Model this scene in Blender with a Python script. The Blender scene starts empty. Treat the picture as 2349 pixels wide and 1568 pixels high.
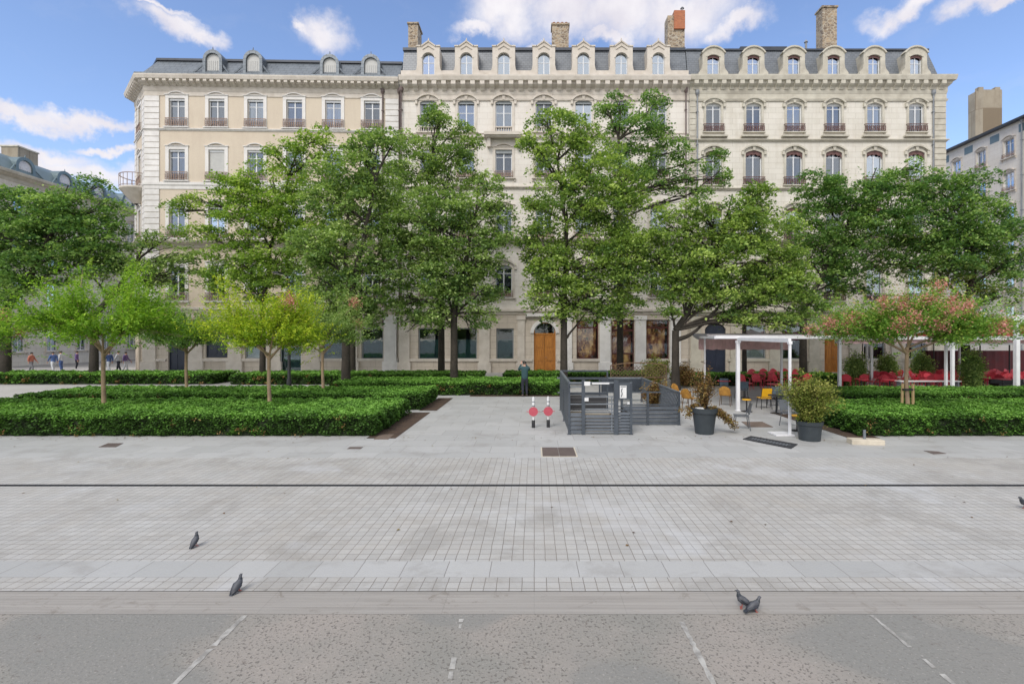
import bpy, bmesh, math, random
import numpy as np
from mathutils import Vector
R = math.radians
random.seed(7)
rng = np.random.default_rng(7)
scene = bpy.context.scene
col = scene.collection

# ------------------------------------------------------------------ camera
F, CX, HY, CH = 1140.0, 1225.0, 770.0, 3.0     # focal length, principal point and horizon on a 2348 wide frame; eye height
cam_d = bpy.data.cameras.new('camera'); cam = bpy.data.objects.new('camera', cam_d); col.objects.link(cam)
cam.location = (0, 0, CH); cam.rotation_euler = (R(90), 0, 0)
cam_d.sensor_width = 36; cam_d.lens = 36 * F / 2348
cam_d.shift_x = -(CX - 1174) / 2348; cam_d.shift_y = -(784 - HY) / 2348
cam_d.clip_start = 0.1; cam_d.clip_end = 3000
scene.camera = cam

# ------------------------------------------------------------------ light
SUN_EL, SUN_AZ = 46.0, 205.0        # azimuth clockwise from +Y: the sun stands behind the camera, to the left
sd = bpy.data.lights.new('sun', 'SUN'); sun = bpy.data.objects.new('sun', sd); col.objects.link(sun)
sd.energy = 1.5; sd.angle = R(24); sd.color = (1.0, 0.95, 0.88)
_d = Vector((math.sin(R(SUN_AZ)) * math.cos(R(SUN_EL)), math.cos(R(SUN_AZ)) * math.cos(R(SUN_EL)), math.sin(R(SUN_EL))))
sun.rotation_euler = (-_d).to_track_quat('-Z', 'Y').to_euler()
scene.view_settings.view_transform = 'Standard'; scene.view_settings.look = 'None'
scene.view_settings.exposure = 0.62; scene.view_settings.gamma = 1.0

world = bpy.data.worlds.new('World'); scene.world = world; world.use_nodes = True
class NT:
    def __init__(s, tree): s.t = tree; s.t.nodes.clear()
    def n(s, typ, **kw):
        nd = s.t.nodes.new(typ)
        for k, v in kw.items():
            if k.startswith('i_'):
                nd.inputs[k[2:].replace('_', ' ')].default_value = v
            else: setattr(nd, k, v)
        return nd
    def l(s, a, b): s.t.links.new(a, b)
    def put(s, sock, v):
        if isinstance(v, bpy.types.NodeSocket): s.l(v, sock)
        else: sock.default_value = v
    def m(s, op, a, b=0.0, c=None, clamp=False):
        nd = s.n('ShaderNodeMath', operation=op, use_clamp=clamp)
        s.put(nd.inputs[0], a); s.put(nd.inputs[1], b)
        if c is not None: s.put(nd.inputs[2], c)
        return nd.outputs[0]
    def vm(s, op, a, b=(0, 0, 0)):
        nd = s.n('ShaderNodeVectorMath', operation=op)
        s.put(nd.inputs[0], a); s.put(nd.inputs[1], b)
        return nd.outputs['Value'] if op in ('LENGTH', 'DOT_PRODUCT') else nd.outputs[0]
    def mix(s, f, a, b, blend='MIX'):
        nd = s.n('ShaderNodeMix', data_type='RGBA', blend_type=blend)
        s.put(nd.inputs[0], f); s.put(nd.inputs[6], a); s.put(nd.inputs[7], b)
        return nd.outputs[2]
    def rng(s, v, a, b, c=0.0, d=1.0, smooth=False):
        nd = s.n('ShaderNodeMapRange', interpolation_type='SMOOTHSTEP' if smooth else 'LINEAR')
        s.put(nd.inputs[0], v)
        for i, x in enumerate((a, b, c, d)): nd.inputs[i + 1].default_value = x
        return nd.outputs[0]
    def noise(s, vec, scale, detail=4, rough=0.55, dist=0.0, out=0):
        nd = s.n('ShaderNodeTexNoise'); s.l(vec, nd.inputs['Vector'])
        nd.inputs['Scale'].default_value = scale; nd.inputs['Detail'].default_value = detail
        nd.inputs['Roughness'].default_value = rough; nd.inputs['Distortion'].default_value = dist
        return nd.outputs[out]
def c4(c): return (c[0], c[1], c[2], 1.0)

w = NT(world.node_tree)
sky = w.n('ShaderNodeTexSky', sky_type='NISHITA', sun_disc=False)
sky.sun_elevation = R(SUN_EL); sky.sun_rotation = R(SUN_AZ); sky.altitude = 200; sky.air_density = 1.0; sky.dust_density = 0.6; sky.ozone_density = 2.0
tc = w.n('ShaderNodeTexCoord'); gen = tc.outputs['Generated']
sepw = w.n('ShaderNodeSeparateXYZ'); w.l(gen, sepw.inputs[0])
blue = w.mix(1.0, sky.outputs[0], c4((1.74, 1.70, 1.82)), 'MULTIPLY')
warp = w.vm('MULTIPLY', w.vm('SUBTRACT', w.noise(gen, 11, 8, 0.62, out=1), (0.5, 0.5, 0.5)), (0.13, 0.10, 0.10))
wv = w.vm('ADD', gen, warp)
def wdir(x, y):
    v = Vector(((x - CX) / F, 1, (HY - y) / F)); return v.normalized(), 1 / v.length
clouds = [(410, 58, 50, 22), (462, 78, 34, 18), (748, 66, 46, 32), (700, 50, 20, 12), (1160, 30, 80, 38), (1100, 72, 60, 14), (1300, 30, 90, 44),
          (1420, 25, 110, 42), (1560, 28, 110, 46), (1680, 60, 44, 22), (1390, 84, 46, 15), (1230, 102, 26, 9), (2062, 22, 44, 20),
          (2225, 14, 48, 22), (2310, 0, 60, 12), (30, 252, 60, 16), (140, 268, 60, 15), (215, 285, 62, 12), (60, 338, 90, 18), (250, 342, 60, 8), (130, 375, 150, 20), (330, 0, 70, 8)]
mask = None
for (x, y, rx, ry) in clouds:
    d, il = wdir(x, y)
    sx, sz = F / (rx * il), F / (ry * il)
    v = w.vm('MULTIPLY', w.vm('SUBTRACT', wv, tuple(d)), (sx, sx * 0.5, sz))
    q = w.rng(w.vm('LENGTH', v), 0.30, 1.75, 1.0, 0.0, True)
    mask = q if mask is None else w.m('MAXIMUM', mask, q)
# unseen bright cloud added overhead and behind the viewer, for soft neutral light
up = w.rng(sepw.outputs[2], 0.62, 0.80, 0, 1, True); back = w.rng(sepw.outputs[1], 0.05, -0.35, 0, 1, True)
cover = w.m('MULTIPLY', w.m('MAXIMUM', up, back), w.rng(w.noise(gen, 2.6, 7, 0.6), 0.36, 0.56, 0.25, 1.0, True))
detail = w.noise(gen, 14, 7, 0.6)
cloudcol = w.mix(w.rng(detail, 0.35, 0.65), c4((6.1, 5.9, 6.5)), c4((7.3, 7.1, 7.4)))
hi = w.m('MULTIPLY', w.noise(w.vm('MULTIPLY', wv, (3, 3, 9)), 2.2, 5, 0.6), 1.0)
wisp = w.m('MULTIPLY', w.rng(hi, 0.5, 0.8, 0, 0.16, True), w.rng(sepw.outputs[2], 0.05, 0.25, 1.0, 0.4))
front = w.m('MAXIMUM', mask, wisp)
c1 = w.mix(front, blue, cloudcol)
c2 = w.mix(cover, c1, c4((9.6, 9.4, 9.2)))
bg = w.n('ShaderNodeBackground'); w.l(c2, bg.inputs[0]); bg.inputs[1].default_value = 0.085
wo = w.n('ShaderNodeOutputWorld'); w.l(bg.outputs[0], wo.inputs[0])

# ------------------------------------------------------------------ materials
def newmat(name):
    m = bpy.data.materials.new(name); m.use_nodes = True
    return m, NT(m.node_tree)
def pbr(nt, colr, rough=0.8, bump=None, bstr=0.3, bdist=0.02, metal=0.0, spec=0.5):
    p = nt.n('ShaderNodeBsdfPrincipled'); nt.put(p.inputs['Base Color'], colr); nt.put(p.inputs['Roughness'], rough)
    p.inputs['Metallic'].default_value = metal; p.inputs['Specular IOR Level'].default_value = spec
    if bump is not None:
        b = nt.n('ShaderNodeBump'); b.inputs['Strength'].default_value = bstr; b.inputs['Distance'].default_value = bdist
        nt.l(bump, b.inputs['Height']); nt.l(b.outputs[0], p.inputs['Normal'])
    o = nt.n('ShaderNodeOutputMaterial'); nt.l(p.outputs[0], o.inputs[0]); return p
def plain(name, c1, c2=None, scale=6, rough=0.6, metal=0.0, bump=0.15, spec=0.5, dist=0.01):
    m, nt = newmat(name); v = nt.n('ShaderNodeTexCoord').outputs['Object']
    c2 = c2 or tuple(x * 0.78 for x in c1)
    n1 = nt.noise(v, scale, 5, 0.6); n2 = nt.noise(v, scale * 0.21, 3, 0.5)
    f = nt.rng(nt.m('ADD', nt.m('MULTIPLY', n1, 0.5), nt.m('MULTIPLY', n2, 0.5)), 0.36, 0.64)
    pbr(nt, nt.mix(f, c4(c2), c4(c1)), nt.rng(n1, 0.2, 0.8, max(rough - 0.1, 0.02), min(rough + 0.1, 1)), n1, bump, dist, metal, spec)
    return m
def brickn(nt, vec, bw, rh, mortar, c1, c2, cm, offset=0.5, smooth=0.1, bias=0.0):
    b = nt.n('ShaderNodeTexBrick', offset=offset, squash=1.0); nt.l(vec, b.inputs['Vector'])
    b.inputs['Scale'].default_value = 1; b.inputs['Brick Width'].default_value = bw; b.inputs['Row Height'].default_value = rh
    b.inputs['Mortar Size'].default_value = mortar; b.inputs['Mortar Smooth'].default_value = smooth; b.inputs['Bias'].default_value = bias
    b.inputs['Color1'].default_value = c4(c1); b.inputs['Color2'].default_value = c4(c2); b.inputs['Mortar'].default_value = c4(cm)
    return b
def xz(nt):
    v = nt.n('ShaderNodeTexCoord').outputs['Object']; s = nt.n('ShaderNodeSeparateXYZ'); nt.l(v, s.inputs[0])
    c = nt.n('ShaderNodeCombineXYZ'); nt.l(s.outputs[0], c.inputs[0]); nt.l(s.outputs[2], c.inputs[1]); return v, c.outputs[0]
def wallmat(name, c1, c2, cm, bw=1.1, rh=0.42, mortar=0.012, stain=(0.24, 0.21, 0.17), amount=0.35, bstr=0.4):
    m, nt = newmat(name); v, p = xz(nt)
    b = brickn(nt, p, bw, rh, mortar, c1, c2, cm)
    n = nt.noise(v, 0.55, 6, 0.62); st = nt.noise(nt.vm('MULTIPLY', v, (2.2, 2.2, 0.28)), 1.0, 5, 0.6); fine = nt.noise(v, 14, 4, 0.6)
    f = nt.m('MULTIPLY', nt.m('ADD', nt.rng(n, 0.45, 0.75), nt.rng(st, 0.48, 0.78)), amount)
    c = nt.mix(f, b.outputs[0], c4(stain)); c = nt.mix(0.22, c, nt.mix(fine, c4((0.25, 0.22, 0.2)), c4((0.9, 0.88, 0.86))), 'OVERLAY')
    h = nt.m('SUBTRACT', nt.m('MULTIPLY', fine, 0.4), nt.m('MULTIPLY', b.outputs[1], 1.0))
    pbr(nt, c, 0.86, h, bstr, 0.015); return m
def tilemat(name, c1, c2, cm, bw, rh, mortar, rough=0.45, metal=0.0, bstr=0.4, offset=0.5):
    m, nt = newmat(name); v, p = xz(nt)
    b = brickn(nt, p, bw, rh, mortar, c1, c2, cm, offset); n = nt.noise(v, 1.1, 5, 0.6)
    c = nt.mix(nt.rng(n, 0.3, 0.7, 0, 0.4), b.outputs[0], c4(tuple(x * 1.5 for x in c2)))
    pbr(nt, c, rough, nt.m('SUBTRACT', 1.0, b.outputs[1]), bstr, 0.01, metal); return m
def leafmat(name, ramp, trans=0.38):
    m, nt = newmat(name)
    a = nt.n('ShaderNodeAttribute', attribute_name='tint')
    r = nt.n('ShaderNodeValToRGB'); nt.l(a.outputs['Fac'], r.inputs[0])
    e = r.color_ramp.elements
    if name in ('dark_maple_leaves', 'green_maple_leaves', 'olive_leaves', 'fresh_green_leaves'): ramp = [(p, (min(c[0] * 1.22, .6), min(c[1] * 1.17, .68), c[2] * 1.15)) for p, c in ramp]
    while len(e) < len(ramp): e.new(0.5)
    for i, (p, c) in enumerate(ramp): e[i].position = p; e[i].color = c4(c)
    d = nt.n('ShaderNodeBsdfPrincipled'); nt.l(r.outputs[0], d.inputs['Base Color']); d.inputs['Roughness'].default_value = 0.62; d.inputs['Specular IOR Level'].default_value = 0.22
    t = nt.n('ShaderNodeBsdfTranslucent'); nt.l(nt.mix(1.0, r.outputs[0], c4((1.15, 1.25, 0.6)), 'MULTIPLY'), t.inputs[0])
    mx = nt.n('ShaderNodeMixShader'); mx.inputs[0].default_value = trans; nt.l(d.outputs[0], mx.inputs[1]); nt.l(t.outputs[0], mx.inputs[2])
    o = nt.n('ShaderNodeOutputMaterial'); nt.l(mx.outputs[0], o.inputs[0]); return m
def glassmat(name, tint, refl, rough=0.02):
    m, nt = newmat(name)
    v = nt.n('ShaderNodeTexCoord').outputs['Object']
    b = nt.n('ShaderNodeBump'); b.inputs['Strength'].default_value = 0.12; b.inputs['Distance'].default_value = 0.02; nt.l(nt.noise(v, 1.4, 2), b.inputs['Height'])
    g = nt.n('ShaderNodeBsdfGlossy'); g.inputs[0].default_value = (0.82, 0.9, 1, 1); g.inputs['Roughness'].default_value = rough; nt.l(b.outputs[0], g.inputs['Normal'])
    t = nt.n('ShaderNodeBsdfTransparent'); t.inputs[0].default_value = c4(tint)
    lw = nt.n('ShaderNodeLayerWeight'); lw.inputs[0].default_value = 0.35
    mx = nt.n('ShaderNodeMixShader'); nt.l(nt.rng(lw.outputs['Facing'], 0, 1, refl, 0.9), mx.inputs[0]); nt.l(t.outputs[0], mx.inputs[1]); nt.l(g.outputs[0], mx.inputs[2])
    o = nt.n('ShaderNodeOutputMaterial'); nt.l(mx.outputs[0], o.inputs[0]); return m

MT = {}
MT['plaster'] = wallmat('beige_plaster', (0.565, 0.49, 0.395), (0.575, 0.50, 0.405), (0.555, 0.48, 0.39), 3, 3, 0.001, (0.38, 0.31, 0.25), 0.24, 0.15)
MT['white_stone'] = wallmat('white_stone', (0.70, 0.68, 0.66), (0.64, 0.62, 0.60), (0.34, 0.33, 0.31), 1.2, 0.45, 0.008, (0.36, 0.32, 0.27), 0.3)
MT['mid_stone'] = wallmat('pale_limestone', (0.69, 0.655, 0.605), (0.66, 0.625, 0.58), (0.50, 0.46, 0.42), 1.25, 0.46, 0.008, (0.42, 0.34, 0.26), 0.25)
MT['right_stone'] = wallmat('ivory_limestone', (0.66, 0.63, 0.57), (0.61, 0.585, 0.525), (0.42, 0.39, 0.34), 1.15, 0.44, 0.009, (0.40, 0.36, 0.29), 0.36)
MT['trim'] = plain('stone_trim', (0.64, 0.59, 0.53), (0.48, 0.43, 0.37), 2.5, 0.8)
MT['trim_white'] = plain('white_trim', (0.74, 0.72, 0.70), (0.58, 0.56, 0.54), 2.5, 0.75)
MT['trim_grey'] = plain('ivory_trim', (0.58, 0.55, 0.47), (0.38, 0.35, 0.29), 2.0, 0.85)
MT['ground_stone'] = wallmat('ground_floor_stone', (0.56, 0.50, 0.43), (0.52, 0.465, 0.40), (0.32, 0.28, 0.23), 1.3, 0.5, 0.010, (0.32, 0.27, 0.21), 0.3)
MT['slate'] = tilemat('slate_tiles', (0.115, 0.13, 0.15), (0.155, 0.17, 0.19), (0.04, 0.045, 0.055), 0.32, 0.2, 0.012, 0.42)
MT['zinc'] = tilemat('zinc_sheets', (0.12, 0.14, 0.16), (0.155, 0.175, 0.195), (0.06, 0.07, 0.085), 0.45, 0.3, 0.02, 0.4, 0.35)
MT['zinc_green'] = plain('weathered_zinc', (0.17, 0.23, 0.25), (0.11, 0.16, 0.18), 2, 0.45, 0.2)
MT['dark_zinc'] = plain('dark_zinc', (0.07, 0.08, 0.10), (0.045, 0.05, 0.06), 3, 0.45, 0.3)
def rubble():
    m, nt = newmat('rubble_chimney'); v = nt.n('ShaderNodeTexCoord').outputs['Object']
    wv_ = nt.vm('ADD', nt.vm('MULTIPLY', v, (1, 1, 1.5)), nt.vm('MULTIPLY', nt.noise(v, 3, 2, out=1), (0.35, 0.35, 0.35)))
    vo = nt.n('ShaderNodeTexVoronoi', feature='DISTANCE_TO_EDGE'); nt.l(wv_, vo.inputs['Vector']); vo.inputs['Scale'].default_value = 3.6
    vc = nt.n('ShaderNodeTexVoronoi'); nt.l(wv_, vc.inputs['Vector']); vc.inputs['Scale'].default_value = 3.6
    sp = nt.n('ShaderNodeSeparateColor'); nt.l(vc.outputs['Color'], sp.inputs[0])
    c = nt.mix(sp.outputs[0], c4((0.16, 0.12, 0.09)), c4((0.40, 0.31, 0.21))); c = nt.mix(nt.rng(vo.outputs['Distance'], 0.02, 0.09), c4((0.42, 0.38, 0.31)), c)
    pbr(nt, c, 0.9, vo.outputs['Distance'], 0.6, 0.05); return m
MT['chimney'] = rubble()
MT['brick'] = tilemat('orange_brick', (0.46, 0.15, 0.06), (0.30, 0.09, 0.04), (0.34, 0.2, 0.13), 0.22, 0.07, 0.01, 0.85)
MT['concrete'] = wallmat('tan_concrete', (0.37, 0.33, 0.26), (0.33, 0.29, 0.225), (0.2, 0.16, 0.11), 1.0, 5, 0.03, (0.18, 0.14, 0.1), 0.5)
MT['red_tile'] = tilemat('red_roof_tiles', (0.42, 0.13, 0.07), (0.32, 0.1, 0.06), (0.15, 0.05, 0.03), 0.3, 0.35, 0.03, 0.8)
MT['frame'] = plain('white_window_paint', (0.72, 0.73, 0.75), (0.6, 0.61, 0.63), 5, 0.45, bump=0.05)
MT['frame_dark'] = plain('grey_window_paint', (0.30, 0.32, 0.33), (0.2, 0.22, 0.23), 5, 0.45, bump=0.05)
MT['glass'] = glassmat('window_glass', (0.55, 0.6, 0.66), 0.20)
MT['glass_dark'] = glassmat('dim_window_glass', (0.5, 0.52, 0.55), 0.09)
MT['glass_b'] = glassmat('bluish_window_glass', (0.4, 0.5, 0.6), 0.42)
MT['shopglass'] = glassmat('shop_glass', (0.85, 0.9, 0.9), 0.05)
MT['curtain'] = plain('net_curtain', (0.72, 0.72, 0.75), (0.5, 0.51, 0.54), 5, 0.9)
MT['shutter'] = plain('grey_shutter', (0.52, 0.52, 0.5), (0.42, 0.42, 0.41), 3, 0.6)
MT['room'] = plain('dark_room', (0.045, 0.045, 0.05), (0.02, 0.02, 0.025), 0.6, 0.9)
MT['iron_tan'] = plain('tan_ironwork', (0.34, 0.24, 0.19), (0.22, 0.15, 0.12), 6, 0.6)
MT['iron_red'] = plain('oxblood_ironwork', (0.16, 0.075, 0.065), (0.09, 0.045, 0.045), 6, 0.6)
MT['pipe'] = plain('drainpipe', (0.16, 0.11, 0.10), (0.1, 0.08, 0.08), 5, 0.5)
MT['pipe_grey'] = plain('zinc_drainpipe', (0.26, 0.28, 0.3), (0.17, 0.18, 0.2), 5, 0.5)
MT['navy'] = plain('navy_paint', (0.022, 0.03, 0.055), (0.012, 0.018, 0.035), 4, 0.35)
MT['teal'] = plain('teal_blind', (0.03, 0.10, 0.095), (0.02, 0.065, 0.065), 3, 0.5)
MT['maroon'] = plain('dark_red_joinery', (0.10, 0.025, 0.02), (0.05, 0.015, 0.012), 4, 0.4)
def woodmat():
    m, nt = newmat('varnished_oak'); v = nt.n('ShaderNodeTexCoord').outputs['Object']
    n = nt.noise(nt.vm('MULTIPLY', v, (9, 9, 0.9)), 2.0, 6, 0.6, 0.6)
    pbr(nt, nt.mix(nt.rng(n, 0.35, 0.65), c4((0.30, 0.11, 0.015)), c4((0.50, 0.20, 0.03))), 0.4, n, 0.2, 0.01); return m
MT['oak'] = woodmat()
MT['anthracite'] = plain('anthracite_steel', (0.085, 0.10, 0.12), (0.055, 0.065, 0.08), 5, 0.42, 0.3, 0.08)
MT['anthracite_light'] = plain('grey_steel', (0.22, 0.24, 0.27), (0.16, 0.18, 0.2), 5, 0.4, 0.3, 0.08)
MT['black'] = plain('black_metal', (0.018, 0.019, 0.022), (0.01, 0.01, 0.012), 5, 0.45)
MT['white_paint'] = plain('white_powder_coat', (0.80, 0.80, 0.82), (0.68, 0.68, 0.7), 5, 0.35, bump=0.04)
MT['white_plastic'] = plain('white_plastic', (0.75, 0.75, 0.74), (0.6, 0.6, 0.6), 7, 0.4)
MT['awning'] = plain('grey_awning_fabric', (0.42, 0.40, 0.43), (0.33, 0.31, 0.34), 3, 0.85)
MT['pink_fabric'] = plain('faded_pink_fabric', (0.80, 0.55, 0.56), (0.68, 0.42, 0.44), 4, 0.85)
def fabric(name, c, tr=0.4):
    m, nt = newmat(name); v = nt.n('ShaderNodeTexCoord').outputs['Object']; cc = nt.mix(nt.rng(nt.noise(v, 3, 4), 0.35, 0.65), c4(c), c4(tuple(x * 0.82 for x in c)))
    d = nt.n('ShaderNodeBsdfDiffuse'); nt.l(cc, d.inputs[0]); t = nt.n('ShaderNodeBsdfTranslucent'); nt.l(cc, t.inputs[0]); mx = nt.n('ShaderNodeMixShader'); mx.inputs[0].default_value = tr
    nt.l(d.outputs[0], mx.inputs[1]); nt.l(t.outputs[0], mx.inputs[2]); o = nt.n('ShaderNodeOutputMaterial'); nt.l(mx.outputs[0], o.inputs[0]); return m
MT['pink_fabric'] = fabric('faded_pink_canvas', (0.85, 0.58, 0.59), 0.5); MT['awning'] = fabric('grey_canvas', (0.60, 0.57, 0.60), 0.45)
MT['maroon_fabric'] = plain('maroon_fabric', (0.075, 0.010, 0.014), (0.03, 0.005, 0.008), 3, 0.85)
MT['red_fabric'] = plain('deep_red_fabric', (0.42, 0.025, 0.04), (0.2, 0.01, 0.02), 3, 0.8)
MT['red'] = plain('red_lacquer', (0.72, 0.07, 0.10), (0.52, 0.04, 0.06), 6, 0.4)
MT['sign_red'] = plain('sign_red', (0.50, 0.09, 0.12), (0.4, 0.06, 0.09), 6, 0.4)
MT['yellow'] = plain('yellow_lacquer', (0.80, 0.43, 0.015), (0.7, 0.36, 0.01), 6, 0.4)
MT['orange_wicker'] = plain('amber_wicker', (0.48, 0.24, 0.04), (0.24, 0.11, 0.02), 25, 0.7)
MT['grey_chair'] = plain('grey_mesh_steel', (0.16, 0.17, 0.19), (0.1, 0.11, 0.12), 8, 0.4, 0.4)
MT['bluegrey'] = plain('blue_grey_plastic', (0.12, 0.16, 0.2), (0.08, 0.11, 0.14), 8, 0.5)
MT['pot'] = plain('charcoal_plastic_pot', (0.035, 0.045, 0.052), (0.025, 0.032, 0.038), 6, 0.5)
MT['soil'] = plain('soil', (0.09, 0.055, 0.035), (0.04, 0.025, 0.018), 9, 0.95, bump=0.8, dist=0.05)
MT['mat_black'] = plain('rubber_mat', (0.03, 0.032, 0.036), (0.02, 0.02, 0.024), 12, 0.8)
MT['mat_brown'] = plain('coir_mat', (0.17, 0.125, 0.10), (0.11, 0.08, 0.06), 20, 0.95)
MT['block'] = plain('cast_concrete', (0.60, 0.54, 0.44), (0.45, 0.40, 0.32), 9, 0.9, bump=0.4)
MT['lattice'] = plain('weathered_lattice_wood', (0.15, 0.09, 0.05), (0.08, 0.05, 0.03), 12, 0.85)
MT['bark'] = plain('dark_bark', (0.055, 0.045, 0.035), (0.022, 0.018, 0.014), 7, 0.95, bump=0.9, dist=0.05)
MT['bark_pale'] = plain('smooth_tan_bark', (0.42, 0.30, 0.19), (0.26, 0.18, 0.12), 7, 0.8, bump=0.5, dist=0.02)
MT['stake'] = plain('pale_stake_wood', (0.52, 0.38, 0.2), (0.38, 0.26, 0.13), 9, 0.85)
MT['twig'] = plain('twigs', (0.07, 0.05, 0.03), (0.03, 0.022, 0.014), 9, 0.95)
MT['skin'] = plain('skin', (0.50, 0.30, 0.22), (0.44, 0.26, 0.19), 9, 0.55)
MT['hair'] = plain('dark_hair', (0.02, 0.015, 0.012), (0.01, 0.008, 0.006), 30, 0.5)
def cloth(n, c): MT[n] = plain(n, c, tuple(x * 0.7 for x in c), 12, 0.85, bump=0.3); return MT[n]
cloth('teal_jacket', (0.03, 0.075, 0.085)); cloth('navy_trousers', (0.02, 0.022, 0.035)); cloth('white_shirt', (0.6, 0.62, 0.66)); cloth('blue_shirt', (0.08, 0.14, 0.34)); cloth('coral_top', (0.5, 0.17, 0.11)); cloth('violet_top', (0.17, 0.11, 0.28)); cloth('grey_coat', (0.2, 0.2, 0.22))
MT['pigeon'] = plain('grey_feathers', (0.10, 0.105, 0.12), (0.035, 0.037, 0.045), 18, 0.6)
MT['pigeon_head'] = plain('dark_neck_feathers', (0.03, 0.04, 0.05), (0.02, 0.02, 0.03), 18, 0.4)
MT['pink_leg'] = plain('pink_legs', (0.4, 0.12, 0.1), None, 20, 0.6)
MT['leaf_dark'] = leafmat('dark_maple_leaves', [(0.0, (0.055, 0.13, 0.045)), (0.5, (0.14, 0.26, 0.07)), (1.0, (0.36, 0.50, 0.17))])
MT['leaf_mid'] = leafmat('green_maple_leaves', [(0.0, (0.08, 0.15, 0.055)), (0.5, (0.20, 0.31, 0.09)), (1.0, (0.46, 0.58, 0.24))])
MT['leaf_olive'] = leafmat('olive_leaves', [(0.0, (0.085, 0.16, 0.05)), (0.5, (0.215, 0.325, 0.08)), (1.0, (0.46, 0.58, 0.18))])
MT['leaf_bright'] = leafmat('bright_leaves', [(0.0, (0.075, 0.18, 0.02)), (0.5, (0.22, 0.40, 0.035)), (1.0, (0.44, 0.62, 0.08))], 0.35)
MT['leaf_fresh'] = leafmat('fresh_green_leaves', [(0.0, (0.085, 0.165, 0.035)), (0.5, (0.21, 0.34, 0.06)), (1.0, (0.46, 0.58, 0.15))])
MT['leaf_yellow'] = leafmat('yellow_green_leaves', [(0.0, (0.12, 0.23, 0.02)), (0.5, (0.34, 0.47, 0.035)), (1.0, (0.68, 0.70, 0.07))], 0.35)
MT['leaf_blossom'] = leafmat('green_leaves_with_orange_tips', [(0.0, (0.07, 0.17, 0.03)), (0.55, (0.20, 0.37, 0.055)), (0.88, (0.40, 0.50, 0.10)), (1.0, (0.58, 0.42, 0.2))], 0.3)
MT['blossom'] = leafmat('coral_blossom', [(0.0, (0.52, 0.17, 0.16)), (1.0, (0.75, 0.40, 0.37))], 0.3)
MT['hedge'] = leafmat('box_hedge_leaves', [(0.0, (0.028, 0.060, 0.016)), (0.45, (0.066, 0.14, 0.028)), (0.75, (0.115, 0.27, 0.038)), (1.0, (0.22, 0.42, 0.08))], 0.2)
MT['hedge_core'] = plain('hedge_twigs', (0.018, 0.030, 0.009), (0.010, 0.014, 0.006), 14, 0.95, bump=0.9, dist=0.05)
MT['brown_leaf'] = leafmat('withered_leaves', [(0.0, (0.09, 0.045, 0.02)), (0.5, (0.2, 0.11, 0.04)), (1.0, (0.3, 0.24, 0.08))], 0.2)
MT['shrub_leaf'] = leafmat('yellowing_shrub_leaves', [(0.0, (0.08, 0.12, 0.02)), (0.5, (0.2, 0.24, 0.045)), (1.0, (0.36, 0.34, 0.10))], 0.3)
def displaymat():
    m, nt = newmat('shop_display'); v = nt.n('ShaderNodeTexCoord').outputs['Object']
    n = nt.noise(nt.vm('MULTIPLY', v, (1, 1, 0.6)), 1.5, 3, 0.5, 0.3); r = nt.n('ShaderNodeValToRGB'); nt.l(n, r.inputs[0]); e = r.color_ramp.elements
    e[0].position = 0.36; e[0].color = (0.02, 0.012, 0.01, 1); e[1].position = 0.7; e[1].color = (0.50, 0.30, 0.12, 1)
    k = e.new(0.5); k.color = (0.12, 0.035, 0.022, 1); p = pbr(nt, r.outputs[0], 0.6); nt.l(r.outputs[0], p.inputs['Emission Color']); p.inputs['Emission Strength'].default_value = 0.35; return m  # goods glow faintly in their own colours, standing in for the shop's warm lighting
MT['display'] = displaymat()
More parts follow.
